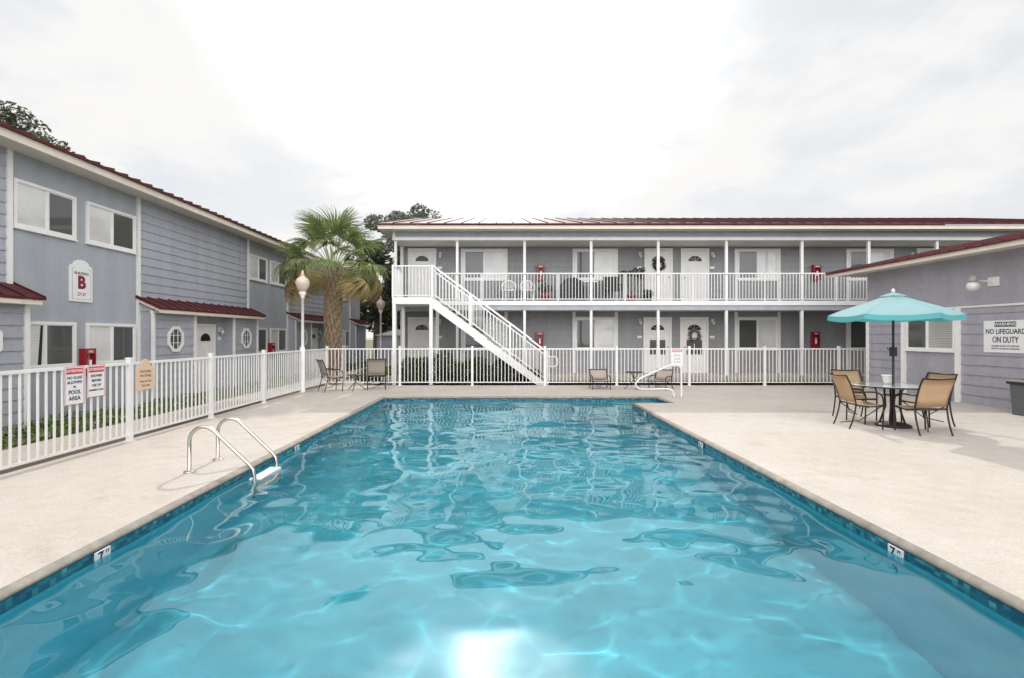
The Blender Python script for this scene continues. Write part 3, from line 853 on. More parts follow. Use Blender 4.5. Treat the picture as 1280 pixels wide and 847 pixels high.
put('header_band', MB().box(-.16, -.009, .16, .16, -.0065, .25), M['palered'], t)
lettering([('NOTICE', .07, 0, .205)], M['signwhite'], t, w @ T(0, -.0105, 0), .01, 'header_lettering')
lettering([('POOL', .08, 0, .05), ('GATE', .08, 0, -.06), ('CLOSED', .06, 0, -.16)], M['slingT'], t, w @ T(0, -.008, 0), .01)

# ------------------------------------------------------------------ LADDER & HANDRAIL
def arc(c, r, a0, a1, n, f): return [f(c[0]+r*math.cos(R(a0+(a1-a0)*i/n)), c[1]+r*math.sin(R(a0+(a1-a0)*i/n))) for i in range(n+1)]
t = thing('pool_ladder', T(-3.15, 6.35, 0), 'stainless steel pool ladder with two curved rails on left pool edge', 'ladder')
for y in (-.33, .27):
    f = lambda a, b_: (a, y, b_)
    pts = [(-.53, y, -.02), (-.53, y, .36)] + arc((-.36, .36), .17, 180, 50, 8, f)[1:]
    pts += [(.17, y, .09), (.215, y, .03), (.235, y, -.05), (.235, y, -1.0)]
    put('grab_rail', MB().tube(pts, .022, 12), M['steel'], t)
    put('escutcheon', MB().lathe([(.065, 0), (.06, .012), (.03, .02)], 16, -.53, y), M['steel'], t)
for z in (-.10, -.38, -.66):
    put('step', MB().box(.16, -.31, z-.02, .30, .25, z+.012), M['signwhite'], t)
w = T(4.15, 13.3, 0)
t = thing('pool_handrail', w, 'white looped handrail over the corner pool steps', 'handrail')
pts = [(.50, 0, -.02), (.50, 0, .70), (.47, 0, .80), (.38, 0, .865), (.28, 0, .87), (-.45, 0, .56), (-.62, 0, .46), (-.70, 0, .36), (-.68, 0, .27), (-.56, 0, .215), (-.3, 0, .21), (.18, 0, .23), (.27, 0, .18), (.30, 0, .08), (.32, 0, -.02)]
# round it off a little
def chaikin(p, n=2):
    for _ in range(n):
        q = [p[0]]
        for a, b_ in zip(p[:-1], p[1:]):
            a, b_ = Vector(a), Vector(b_); q += [tuple(a*.75+b_*.25), tuple(a*.25+b_*.75)]
        q.append(p[-1]); p = q
    return p
put('rail', MB().tube(chaikin(pts), .024, 10), M['trim'], t)
for x in (.50, .32): put('escutcheon', MB().lathe([(.055, 0), (.05, .012), (.03, .02)], 14, x, 0), M['steel'], t)

# ------------------------------------------------------------------ PATIO FURNITURE
def sling_chair(w, label, group, slm='sling', low=False):
    t = thing('patio_chair', w, label, 'chair', group)
    # faces +Y ; width .54
    k = .62 if low else 1.0
    for sx in (-.26, .26):
        up = [(sx, -.20, .43*k), (sx, -.235, .60*k), (sx, -.29, .78*k), (sx, -.36, .92*k)]
        put('back_upright', MB().tube(chaikin(up), .013, 8), M['darkmetal'], t)
        lg = [(sx, -.20, .43*k), (sx, -.215, .30*k), (sx, -.26, .12*k), (sx, -.31, 0)]
        put('leg', MB().tube(chaikin(lg), .013, 8), M['darkmetal'], t)
        fl = [(sx, .22, 0), (sx, .235, .30*k), (sx, .235, .52*k), (sx, .20, .60*k), (sx, .12, .635*k)]
        put('leg', MB().tube(chaikin(fl), .013, 8), M['darkmetal'], t)
        put('armrest', MB().tube(chaikin([(sx, .12, .635*k), (sx, 0, .64*k), (sx, -.14, .63*k), (sx, -.245, .64*k)]), .014, 8), M['darkmetal'], t)
        put('side_rail', MB().tube([(sx*.96, .235, .40*k), (sx*.96, 0, .385*k), (sx*.96, -.20, .41*k)], .012, 8), M['darkmetal'], t)
        put('brace', MB().tube([(sx*.96, .20, .39*k), (sx*.3, -.05, .12*k), (sx*-.4, -.27, .06*k)] if sx > 0 else [(sx*.96, -.20, .40*k), (sx*.3, 0, .20*k)], .009, 6), M['darkmetal'], t)
    for cpts in ([(-.26, -.36, .92*k), (0, -.385, .905*k), (.26, -.36, .92*k)], [(-.25, -.21, .42*k), (.25, -.21, .42*k)], [(-.25, .235, .40*k), (.25, .235, .40*k)], [(-.25, 0, .375*k), (.25, 0, .375*k)]):
        put('cross_rail', MB().tube(cpts, .012, 8), M['darkmetal'], t)
    # slings: curved sheets with thickness
    def sheet(path, x):
        mb = MB(); nn = 8
        top = []; n = len(path)
        for off in (0, .006):
            for i, (y, z) in enumerate(path):
                i0, i1 = max(0, i-1), min(n-1, i+1)
                dy, dz = path[i1][0]-path[i0][0], path[i1][1]-path[i0][1]; l = math.hypot(dy, dz)
                ny_, nz_ = -dz/l, dy/l
                for j in range(nn+1):
                    u = -1+2*j/nn; sag = -.02*(1-u*u)
                    mb.v.append((x*u, y+ny_*(sag+off), z+nz_*(sag+off)))
        c = n*(nn+1)
        for i in range(n-1):
            for j in range(nn):
                a = i*(nn+1)+j
                mb.f.append((a, a+1, a+nn+2, a+nn+1)); mb.sm.append(True)
                mb.f.append((c+a+nn+1, c+a+nn+2, c+a+1, c+a)); mb.sm.append(True)
        for i in range(n-1):
            a = i*(nn+1); mb.f.append((a, a+nn+1, c+a+nn+1, c+a)); mb.sm.append(False)
            a = a+nn; mb.f.append((a+nn+1, a, c+a, c+a+nn+1)); mb.sm.append(False)
        for a in (0, (n-1)*(nn+1)):
            for j in range(nn):
                mb.f.append((a+j, a+j+1, c+a+j+1, c+a+j)); mb.sm.append(False)
        return mb
    put('seat', sheet([(-.19, .425*k), (-.10, .405*k), (0, .40*k), (.12, .41*k), (.225, .425*k), (.245, .41*k)], .25), M[slm], t)
    put('backrest', sheet([(-.365, .905*k), (-.32, .80*k), (-.275, .70*k), (-.235, .58*k), (-.21, .46*k)], .25), M[slm], t)
    return t
grp = 'tan sling chairs round the umbrella table'
c1 = sling_chair(T(6.93, 8.48, 0, 0), 'tan sling chair seen from behind, nearest the camera at the umbrella table', grp)
copy_tree(c1, T(6.30, 9.02, 0, R(-97)), label='tan sling chair on the left side of the umbrella table')
copy_tree(c1, T(7.62, 9.22, 0, R(100)), label='tan sling chair at the right of the umbrella table, partly hidden')
copy_tree(c1, T(6.82, 9.90, 0, R(172)), label='tan sling chair behind the umbrella table nearest the pool house')

TX, TY = 6.93, 9.1
t = thing('patio_table', T(TX, TY, 0), 'round glass topped patio table with dark frame holding the umbrella', 'table')
put('tabletop', MB().lathe([(.60, .715), (.66, .718), (.66, .732), (.60, .734)], 40), M['glasstop'], t)
put('table_rim', MB().tube([(.665*math.cos(R(a)), .665*math.sin(R(a)), .722) for a in range(0, 360, 9)], .013, 6, closed=True), M['darkmetal'], t)
for a in (40, 130, 220, 310):
    c_, s_ = math.cos(R(a)), math.sin(R(a))
    put('leg', MB().tube([(.12*c_, .12*s_, .70), (.10*c_, .10*s_, .35), (.20*c_, .20*s_, .0)], .016, 8), M['darkmetal'], t)
put('leg_ring', MB().tube([(.14*math.cos(R(a)), .14*math.sin(R(a)), .55) for a in range(0, 360, 20)], .010, 6, closed=True), M['darkmetal'], t)
t = thing('patio_umbrella', T(TX, TY-.02, 0), 'teal patio umbrella with black pole over the round table', 'umbrella')
put('base', MB().lathe([(.27, 0), (.27, .03), (.20, .06), (.05, .08), (.035, .30)], 24), M['black'], t)
put('pole', MB().tube([(0, 0, .05), (0, 0, 2.30)], .02, 12), M['black'], t)
cn = MB(); RR = .98
tip = []
nseg = 6; sub_ = 8
prof = [(.13, 2.29), (.35, 2.20), (.6, 2.11), (.82, 2.03), (RR, 1.955)]
for i in range(nseg):
    a0, a1 = R(-90+60*i), R(-30+60*i)
    A0 = Vector((math.cos(a0), math.sin(a0), 0)); A1 = Vector((math.cos(a1), math.sin(a1), 0))
    base = len(cn.v)
    for (r, z) in prof:
        for j in range(sub_+1):
            u = j/sub_; p_ = A0*(1-u)*r+A1*u*r
            sag = -.035*4*u*(1-u)*(r/RR)
            if r == RR: p_ *= 1-.03*4*u*(1-u)
            cn.v.append((p_.x, p_.y, z+sag))
    for q_ in range(len(prof)-1):
        for j in range(sub_):
            k_ = base+q_*(sub_+1)+j
            cn.f.append((k_, k_+1, k_+sub_+2, k_+sub_+1)); cn.sm.append(True)
can = put('canopy', cn, M['canopy'], t)
vl = MB()
for i in range(nseg):
    a0, a1 = R(-90+60*i), R(-30+60*i)
    A0 = Vector((math.cos(a0), math.sin(a0), 0)); A1 = Vector((math.cos(a1), math.sin(a1), 0))
    base = len(vl.v)
    for dz_, k_ in ((.003, 1.0), (-.085, 1.008)):
        for j in range(sub_+1):
            u = j/sub_; p_ = (A0*(1-u)+A1*u)*RR*k_*(1-.03*4*u*(1-u))
            vl.v.append((p_.x, p_.y, 1.955-.035*4*u*(1-u)+dz_))
    for j in range(sub_):
        vl.f.append((base+j, base+j+1, base+sub_+2+j, base+sub_+1+j)); vl.sm.append(True)
put('valance', vl, M['valance'], can)
ct = MB()
for i in range(6):
    a0, a1 = R(-90+60*i), R(-30+60*i)
    ct.poly([(0,0,2.36), (.2*math.cos(a0), .2*math.sin(a0), 2.29), (.2*math.cos(a1), .2*math.sin(a1), 2.29)])
put('vent_cap', ct, M['canopy'], can)
for i in range(6):
    a = R(-90+60*i)
    put('rib', MB().tube([(.03*math.cos(a), .03*math.sin(a), 2.28), (RR*.99*math.cos(a), RR*.99*math.sin(a), 1.945)], .008, 6), M['darkmetal'], t)
    put('strut', MB().tube([(.03*math.cos(a), .03*math.sin(a), 1.86), (.58*math.cos(a), .58*math.sin(a), 2.10)], .006, 6), M['darkmetal'], t)
put('crank', MB().box(-.035, -.05, 1.24, .035, .045, 1.40).tube([(-.03,-.02,1.33),(-.10,-.02,1.36),(-.12,-.02,1.39)], .010, 6), M['black'], t)
put('finial', MB().lathe([(.02, 2.35), (.03, 2.38), (.012, 2.42)], 10), M['trim'], t)
t = thing('flower_pot', T(TX+.02, TY+.13, .735), 'small cream pot standing on the table behind the umbrella pole', 'pot')
put('pot_body', MB().lathe([(.05, 0), (.07, .04), (.09, .14), (.10, .145), (.10, .16), (.085, .16)], 18), M['trim'], t)
put('soil', MB().lathe([(.082, .120), (.03, .138)], 12), M['mulch'], t)

# rear deck seats
g2 = 'taupe sling chairs by the far left corner of the fence'
c2 = sling_chair(T(-4.95, 14.85, 0, R(-52)), 'taupe sling chair left of the small folding table, in front of the palm', g2, 'slingT')
copy_tree(c2, T(-3.80, 15.45, 0, R(14)), label='taupe sling chair seen from behind, right of the small folding table near the palm')
def bistro(w, label, h=.46, r=.27):
    t = thing('side_table', w, label, 'table', 'small dark folding tables')
    put('tabletop', MB().lathe([(r-.02, h-.02), (r, h-.012), (r, h), (r-.02, h+.002)], 20), M['darkmetal'], t)
    for a in (30, 150, 270):
        c_, s_ = math.cos(R(a)), math.sin(R(a))
        put('leg', MB().tube([(-.12*c_, -.12*s_, h-.02), (.02*c_, .02*s_, h*.5), (.30*c_, .30*s_, 0)], .011, 6), M['darkmetal'], t)
bistro(T(-4.33, 15.1, 0), 'small dark table with crossed legs between the two taupe chairs')
bistro(T(3.95, 15.35, 0), 'small dark folding table between the two low chairs at the far fence', .52, .26)
g3 = 'low sling chairs at the far fence'
c3 = sling_chair(T(2.95, 15.45, 0, R(180)), 'low tan sling chair in front of the far fence left of the small table', g3, 'slingT', True)
copy_tree(c3, T(4.75, 15.4, 0, R(140)), label='low tan sling chair behind the white looped pool handrail')

# ------------------------------------------------------------------ LAMP POSTS
def lamp_post(w, label, h, s=1, thick=0):
    t = thing('street_lamp', w, label, 'lamp post', 'white acorn lamp posts')
    hp = h-.78*s
    if thick: put('pedestal', MB().lathe([(.085, 0), (.085, .05), (.07, .08), (.07, thick), (.045, thick+.05)], 14), M['white'], t)
    put('pole', MB().tube([(0,0,0), (0,0,hp)], [.045, .038], 12), M['white'], t)
    put('collar', MB().lathe([(.04*s, hp-.02), (.06*s, hp), (.05*s, hp+.04*s), (.09*s, hp+.10*s), (.10*s, hp+.16*s), (.085*s, hp+.17*s)], 16), M['white'], t)
    z = hp+.17*s
    put('globe', MB().lathe([(.085*s, z), (.15*s, z+.10*s), (.19*s, z+.20*s), (.195*s, z+.28*s), (.16*s, z+.36*s), (.07*s, z+.43*s), (.05*s, z+.46*s)], 20), M['globe'], t)
    put('finial', MB().lathe([(.05*s, z+.46*s), (.055*s, z+.49*s), (.03*s, z+.53*s), (.035*s, z+.56*s), (.01*s, z+.61*s)], 12), M['globe'], t)
lamp_post(T(-5.62, 14.4, 0), 'taller white lamp post with tan acorn globe rising from the left fence', 3.42, 1, 1.25)
lamp_post(T(-4.99, 21.0, -.2), 'white lamp post further away between the palm and the stairs', 3.4, .93)

# ------------------------------------------------------------------ VEGETATION
def leaves(mb, n, cen, rad, size, rnd, shell=.5, ratio=1.7):
    for _ in range(n):
        while True:
            v = Vector((rnd.uniform(-1,1), rnd.uniform(-1,1), rnd.uniform(-1,1)))
            if .02 < v.length < 1: break
        v = v.normalized()*(v.length**shell)
        p = Vector((cen[0]+v.x*rad[0], cen[1]+v.y*rad[1], cen[2]+v.z*rad[2]))
        a = Vector((rnd.gauss(0,1), rnd.gauss(0,1), rnd.gauss(0,.6))).normalized()
        b_ = a.cross(Vector((rnd.gauss(0,1), rnd.gauss(0,1), rnd.gauss(0,1)))).normalized()
        s_ = size*rnd.uniform(.6, 1.3)
        a *= s_*ratio*.5; b_ *= s_*.5
        n0 = len(mb.v)
        mb.v += [tuple(p-a), tuple(p+b_*.8-a*.1), tuple(p+a), tuple(p-b_*.8-a*.1)]
        mb.f.append((n0, n0+1, n0+2, n0+3)); mb.sm.append(False)

def tree(w, label, h, cr, cz, nclump, per, size, m, seed, group=None, trunk_r=.22, squash=.8, cw=.28):
    rnd = random.Random(seed)
    t = thing('tree', w, label, 'tree', group)
    cl = []
    for i in range(nclump):
        while True:
            v = Vector((rnd.uniform(-1,1), rnd.uniform(-1,1), rnd.uniform(-.9,1)))
            if v.length < 1 and v.length > .25: break
        cl.append(Vector((v.x*cr, v.y*cr, cz+v.z*cr*squash)))
    tb = MB()
    top = cz-.2*cr
    tb.tube([(0,0,-.3), (rnd.uniform(-.1,.1),rnd.uniform(-.1,.1),top*.5), (rnd.uniform(-.2,.2),rnd.uniform(-.2,.2),top)], [trunk_r*1.3, trunk_r, trunk_r*.6], 10)
    for c in cl[:min(26, nclump)]:
        s0 = Vector((0, 0, top*rnd.uniform(.6, 1)))
        mid = s0.lerp(c, .5)+Vector((0,0,rnd.uniform(0,.3)))
        tb.tube([s0, mid, c], [trunk_r*.35, trunk_r*.2, .02], 5)
    put('trunk', tb, M['bark'], t)
    mb = MB()
    for c in cl:
        r = cr*cw*rnd.uniform(.6, 1.25)
        leaves(mb, int(per*rnd.uniform(.7,1.2)), c, (r, r, r*.7), size, rnd)
    put('crown', mb, M[m], t)
    return t
tree(T(-20.1, 20.5, -.2), 'dark leafy tree rising behind the roof of the left building', 11, 2.9, 8.3, 60, 420, .115, 'leafdark', 3)
tree(T(-7.6, 41, -.2), 'grey green tree crown showing above the roof beside the palm', 13, 2.8, 10.0, 42, 260, .16, 'leafgrey', 5)
gt = 'dark trees closing the gap between the buildings'
tree(T(-9.3, 37.8, -.2), 'dark bushy tree directly behind the palm trunk, left one of the gap', 9, 2.7, 5.0, 50, 220, .2, 'leafdark', 8, gt, squash=1.3)
tree(T(-6.0, 38.5, -.2), 'dark bushy tree behind the far lamp post, right one of the gap', 9, 2.8, 4.6, 50, 220, .2, 'leafdark', 9, gt, squash=1.3)
tree(T(-7.4, 44, -.2), 'dark tree farther back filling the gap between the buildings', 9, 3.4, 4.4, 50, 200, .24, 'leafdark', 10, gt, squash=1.1)

def shrub(x, y, r, h, label, seed, m='hedge', grp_='dark shrubs behind the far fence under the stairs', z=-.15):
    rnd = random.Random(seed)
    t = thing('shrub', T(x, y, z), label, 'shrub', grp_)
    st_ = MB()
    for k in range(7):
        a = R(51*k); st_.tube([(0,0,0), (r*.25*math.cos(a), r*.25*math.sin(a), h*.4), (r*.6*math.cos(a), r*.6*math.sin(a), h*.75)], [.015,.012,.006], 5)
    put('stem', st_, M['bark'], t)
    mb = MB()
    for q in range(7):
        leaves(mb, 620, (rnd.uniform(-.55,.55)*r, rnd.uniform(-.3,.3)*r, h*rnd.uniform(.35,.68)), (r*.62, .42, h*.36*rnd.uniform(.8,1.1)), .055, rnd, .5)
    put('foliage', mb, M[m], t)
shrub(-3.0, 17.7, .55, 1.12, 'dark green shrub at the left end under the stair landing', 1)
shrub(-2.0, 17.75, .62, 1.18, 'dark green shrub under the top of the stairs', 2)
shrub(-.9, 17.7, .62, 1.12, 'dark green shrub under the middle of the stairs', 3)
shrub(.1, 17.7, .55, 1.0, 'dark green shrub under the lower half of the stairs', 4)
shrub(.9, 17.8, .40, .6, 'low dark shrub tucked under the foot of the stairs', 5)
g5 = 'bright shrubs behind the corner of the fence'
shrub(-5.0, 18.6, .5, .62, 'bright green shrub behind the small table beside the palm trunk', 6, 'bedleaf', g5)
shrub(-4.25, 19.1, .45, .6, 'bright green shrub between the taupe chair and the landing posts', 7, 'bedleaf', g5)

# low ground cover along the left wall
rnd = random.Random(21); gc = MB()
for i in range(26000):
    y = -2+35*(rnd.random()**1.5); x = rnd.uniform(-9.25, -7.75) if rnd.random() < .5 else rnd.uniform(-8.9, -7.72)
    if x < PFX+.05 and ((y-3.5) % 9.05) < 6.2: x = rnd.uniform(-8.85, -7.75)
    dens = noise.noise(Vector((x*1.5, y*1.2, 0)))
    if dens < -.28: continue
    h = .26*(.6+.8*max(0, dens))
    z = -.2+h*rnd.random()
    a = Vector((rnd.gauss(0,1), rnd.gauss(0,1), rnd.gauss(0,.8))).normalized(); b_ = a.cross(Vector((rnd.gauss(0,1), rnd.gauss(0,1), rnd.gauss(0,1)))).normalized()
    s_ = rnd.uniform(.03, .06); p_ = Vector((x, y, z)); n0 = len(gc.v)
    gc.v += [tuple(p_-a*s_), tuple(p_+b_*s_*.45), tuple(p_+a*s_), tuple(p_-b_*s_*.45)]
    gc.f.append((n0, n0+1, n0+2, n0+3)); gc.sm.append(False)
tag(put('ground_cover', gc, M['bedleaf']), 'low green ground cover plants along the foot of the left building', 'plants', kind='stuff')

# sabal palm
t = thing('palm_tree', T(-5.95, 18.0, -.2), 'sabal palm with criss cross trunk and drooping dry fronds behind the fence corner', 'palm tree')
PZ = 4.0
put('trunk', MB().tube([(0,0,-.1), (.03,0,.6), (.0,.02,1.6), (-.02,0,2.6), (0,0,PZ+.3)], [.24, .18, .19, .23, .22], 14), M['boot'], t)
bt = MB(); rnd = random.Random(4)
for i in range(150):
    z = .55+(PZ-.45)*i/150; a = i*2.39996; rr = .145+.07*min(1, z/2.5)
    for sgn in (-1, 1):
        # V-shaped split boot
        tip_ = Vector(((rr+.11)*math.cos(a), (rr+.11)*math.sin(a), z+.28))
        aa = a+sgn*.42
        bs = Vector((rr*math.cos(aa), rr*math.sin(aa), z))
        bt.tube([bs, bs.lerp(tip_, .5)+Vector((math.cos(a), math.sin(a), 0))*.03, tip_], [.032, .028, .014], 5)
put('trunk_boots', bt, M['boot'], t)
def fan(seed, spread=112, n=40, L=.95, droop=.35):
    rnd = random.Random(seed); mb = MB()
    for i in range(n):
        u = -1+2*i/(n-1); a = R(90+u*spread+rnd.gauss(0, 2))
        l = L*(1-.30*abs(u)**2)*rnd.uniform(.88, 1.08)
        dirv = Vector((math.cos(a), math.sin(a), 0)); side = Vector((-math.sin(a), math.cos(a), 0))
        cur = rnd.uniform(.7, 1.3)*droop
        base_z = -.22*u*u
        prev = None; wd = [.010, .026, .022, .013, .003]
        for k in range(5):
            q = k/4; p_ = dirv*(l*q); z = base_z*q-cur*l*q**2.6*.9+.03*q
            p_ = Vector((p_.x*(1-.15*q*q*droop), p_.y*(1-.15*q*q*droop), z))
            x0 = p_-side*wd[k]+Vector((0,0,.012)); x1 = p_; x2 = p_+side*wd[k]+Vector((0,0,.012))
            n0 = len(mb.v); mb.v += [tuple(x0), tuple(x1), tuple(x2)]
            if prev is not None:
                mb.f += [(prev, prev+1, n0+1, n0), (prev+1, prev+2, n0+2, n0+1)]; mb.sm += [True, True]
            prev = n0
    return mb
fans = [fan(1, droop=.25), fan(2, 118, droop=.45), fan(3, 105, droop=.6), fan(4, 100, 34, 1.0, 1.0), fan(5, 95, 34, 1.05, 1.2)]
fmesh = [f.mesh('frond') for f in fans]; fmeshD = [f.mesh('frond') for f in fans[2:]]
rnd = random.Random(12)
nfr = 0
def frond(az, el, pl, dry, k, sc_=1.0, pitch=None):
    """petiole of length pl leaving at elevation el, arching over; fan at its end"""
    z0 = PZ+(.15 if not dry else -.1)
    d_ = Vector((math.cos(az)*math.cos(el), math.sin(az)*math.cos(el), math.sin(el)))
    p0 = Vector((.08*math.cos(az), .08*math.sin(az), z0))
    sag = .20*pl*math.cos(el)+(.15 if dry else 0)
    p1 = p0+d_*pl*.5; p2 = p0+d_*pl-Vector((0,0,sag))
    dirn = (p2-p1); dirn.normalize()
    el2 = math.asin(max(-1, min(1, dirn.z))) if pitch is None else pitch
    me = (fmeshD if dry else fmesh)[k]
    roll = rnd.uniform(-.6, .6)
    m_ = W[t] @ Matrix.Translation(p2) @ Matrix.Rotation(az-math.pi/2, 4, 'Z') @ Matrix.Rotation(el2-.1, 4, 'X') @ Matrix.Rotation(roll, 4, 'Y') @ Matrix.Scale(sc_, 4)
    o = put('frond', me, M['frondB'] if dry else M['frond'], t, m_)
    inv = (W[t].inverted() @ m_).inverted()
    pm = MB().tube([inv @ p0, inv @ p1, inv @ p2, inv @ (p2+Vector((m_.col[1][0], m_.col[1][1], m_.col[1][2]))*.2)], [.022, .016, .011, .005], 6)
    put('petiole', pm, M['petiole'] if not dry else M['boot'], o, m_)
for i in range(27):
    el = R(84-52*(i/27)+rnd.uniform(-6, 6)); az = i*2.39996+rnd.uniform(-.2, .2)
    frond(az, el, rnd.uniform(1.2, 1.7), False, rnd.choice([0, 0, 1, 1, 2]), rnd.uniform(.72, .92))
for i in range(14):
    el = R(rnd.uniform(5, 32)); az = i*2.39996+.8
    frond(az, el, rnd.uniform(1.2, 1.6), False, rnd.choice([1, 2, 3]), rnd.uniform(.7, .9), R(rnd.uniform(-50, 0)))
for i in range(22):
    # dry fronds hang mostly to the two sides
    az = (0 if i % 2 else math.pi)+rnd.gauss(0, .5); el = R(rnd.uniform(-4, 26))
    frond(az, el, rnd.uniform(.9, 1.55), True, rnd.choice([0, 1, 2]), rnd.uniform(.62, .85), R(rnd.uniform(-85, -50)))
for i in range(8):
    az = (0 if i % 2 else math.pi)+rnd.gauss(0, .6); el = R(rnd.uniform(-5, 15))
    frond(az, el, rnd.uniform(1.0, 1.5), False, 3, rnd.uniform(.7, .85), R(rnd.uniform(-80, -50)))

# low white outbuilding and equipment seen in the gap
t = thing('garden_shed', T(-6.8, 33, -.2), 'pale low shed in the gap behind the far lamp post', 'shed')
put('wall', MB().box(-1.3, 0, 0, 1.3, 2, 1.75), M['panel'], t)
put('roof', MB().prism([(-1.45, 1.76), (1.45, 1.76), (0, 2.15)], -.15, 2.15), M['soffit'], t)
put('door', MB().box(-.9, -.03, 0, -.1, -.001, 1.6), M['siding'], t)
t = thing('utility_pedestal', T(-6.05, 19.4, -.2), 'short white utility post beside the path behind the taupe chairs', 'utility post')
put('housing', MB().box(-.09, -.07, 0, .09, .07, 1.35), M['white'], t)
put('cap', MB().prism([(-.11, 1.351), (.11, 1.351), (.07, 1.43), (-.07, 1.43)], -.09, .09), M['white'], t)

# ------------------------------------------------------------------ BALCONY ITEMS
def plastic_chair(w, label):
    t = thing('plastic_chair', w, label, 'chair', 'white plastic armchairs on the balcony')
    for sx, sy in ((-.23,-.22),(.23,-.22),(-.23,.20),(.23,.20)):
        put('leg', MB().tube([(sx, sy, 0), (sx*.93, sy*.93, .43)], [.022, .034], 6), M['white'], t)
    put('seat', MB().box(-.25, -.24, .41, .25, .22, .44), M['white'], t)
    bk = MB()
    for i in range(7):
        x = -.19+.38*i/6; zt = .82-.12*(abs(i-3)/3)**2
        bk.tube([(x*.85, .19, .43), (x, .27, zt)], .019, 5)
    bk.tube([(-.25, .22, .62), (-.22, .27, .72), (-.12, .29, .81), (0, .29, .84), (.12, .29, .81), (.22, .27, .72), (.25, .22, .62)], .03, 6)
    put('backrest', bk, M['white'], t)
    for sx in (-.25, .25):
        put('armrest', MB().tube([(sx, .22, .63), (sx*1.05, 0, .65), (sx*1.05, -.2, .62), (sx, -.24, .43)], .028, 6), M['white'], t)
    return t
c = plastic_chair(T(.24, 19.3, F2), 'left one of two white plastic chairs on the upper walkway')
copy_tree(c, T(.93, 19.3, F2), label='right one of two white plastic chairs on the upper walkway')

t = thing('covered_grill', T(2.62, 19.45, F2), 'dark covered barbecue grill on the upper walkway under the window', 'grill')
put('cover', MB().prism([(-.52, .04), (.50, .04), (.46, .5), (.36, .78), (.1, .92), (-.25, .86), (-.43, .62)], -.28, .25), M['black'], t)
put('side_shelf', MB().box(.40, -.25, .74, .95, .2, .78), M['white'], t)
for x in (.5, .9): put('shelf_leg', MB().box(x-.02, -.2, 0, x+.02, -.16, .74), M['black'], t)
t = thing('folding_chair', T(4.15, 19.3, F2, R(180)), 'black high backed folding chair on the upper walkway beside the plant', 'chair')
put('seat', MB().box(-.3, -.25, .42, .3, .25, .47), M['black'], t)
put('backrest', MB().box(-.3, -.30, .47, .3, -.25, .98), M['black'], t)
for sx, sy in ((-.27,-.24),(.27,-.24),(-.27,.22),(.27,.22)):
    put('leg', MB().tube([(sx, sy, 0), (sx, -sy*.4, .42)], .013, 6), M['black'], t)
for sx in (-.3, .3): put('armrest', MB().box(sx-.025, -.25, .64, sx+.025, .22, .67).box(sx-.015, .18, .47, sx+.015, .21, .64), M['black'], t)
def potted(w, label, h, r, n, seed, m='hedge', pot='pinkish'):
    rnd = random.Random(seed)
    t = thing('potted_plant', w, label, 'potted plant', 'potted plants on the upper walkway')
    put('pot', MB().lathe([(.13, 0), (.17, .22), (.20, .225), (.20, .28), (.17, .28)], 16), M[pot], t)
    stm = MB(); fo = MB()
    for k in range(6):
        a = k*1.1; tp = Vector((r*math.cos(a), r*math.sin(a)*.6, h*rnd.uniform(.75, 1)))
        stm.tube([(0,0,.24), tp*.55+Vector((0,0,.12)), tp], [.010,.008,.005], 5)
        leaves(fo, n//6, tp, (.13,.13,.11), .07, rnd)
    put('stem', stm, M['bark'], t); put('foliage', fo, M[m], t)
potted(T(1.62, 19.35, F2), 'leafy plant in a red pot right of the white plastic chairs', .62, .16, 200, 1)
potted(T(4.92, 19.45, F2), 'tall dark branching plant in a red pot left of the wreath door', 1.25, .38, 260, 2)
potted(T(5.48, 19.3, F2), 'small plant in a dark pot right at the wreath door', .42, .08, 120, 3, pot='black')

def wreath(w, label, m, r=.19):
    rnd = random.Random(5); t = thing('door_wreath', w, label, 'wreath', 'round wreaths hanging on doors')
    mb = MB()
    for i in range(420):
        a = rnd.uniform(0, 2*math.pi); q = r+rnd.gauss(0, .03)
        leaves(mb, 1, (q*math.cos(a), rnd.uniform(-.05, 0), q*math.sin(a)), (.02,.02,.02), .055, rnd)
    put('leaf_ring', mb, M[m], t)
    put('hoop', MB().tube([(r*math.cos(R(a)), -.02, r*math.sin(R(a))) for a in range(0, 360, 15)], .02, 6, closed=True), M['bark'], t)
wreath(T(6.08, RY-.08, F2+1.48), 'dark round wreath on the upper floor white door', 'wreath')
wreath(T(7.47, RY-.08, F1+1.42), 'pale grey round wreath on the ground floor white door', 'wreathP')

# ------------------------------------------------------------------ CAMERA, LIGHT, WORLD
cam = bpy.data.cameras.new('camera'); co = bpy.data.objects.new('camera', cam); C.objects.link(co)
co.location = (0, 0, 1.6); co.rotation_euler = (R(90), 0, 0)
cam.sensor_width = 36; cam.lens = 18.0; cam.shift_x = 12/1280; cam.shift_y = -4.5/1280
cam.clip_end = 1000; cam.clip_start = .05
sc.camera = co

BACK_FILL = 3.1  # added sky brightening behind the camera, fills the shaded facades
SUN_EL = 37.0; SUN_AZ = -2.0     # azimuth from +Y toward +X, degrees
sd = Vector((math.sin(R(SUN_AZ))*math.cos(R(SUN_EL)), math.cos(R(SUN_AZ))*math.cos(R(SUN_EL)), math.sin(R(SUN_EL))))
sl = bpy.data.lights.new('sun', 'SUN'); sl.energy = 2.0; sl.angle = R(.6); sl.color = (1, .95, .88)
so = bpy.data.objects.new('sun', sl); C.objects.link(so)
so.rotation_euler = (-sd).to_track_quat('-Z', 'Y').to_euler()
so.location = sd*60

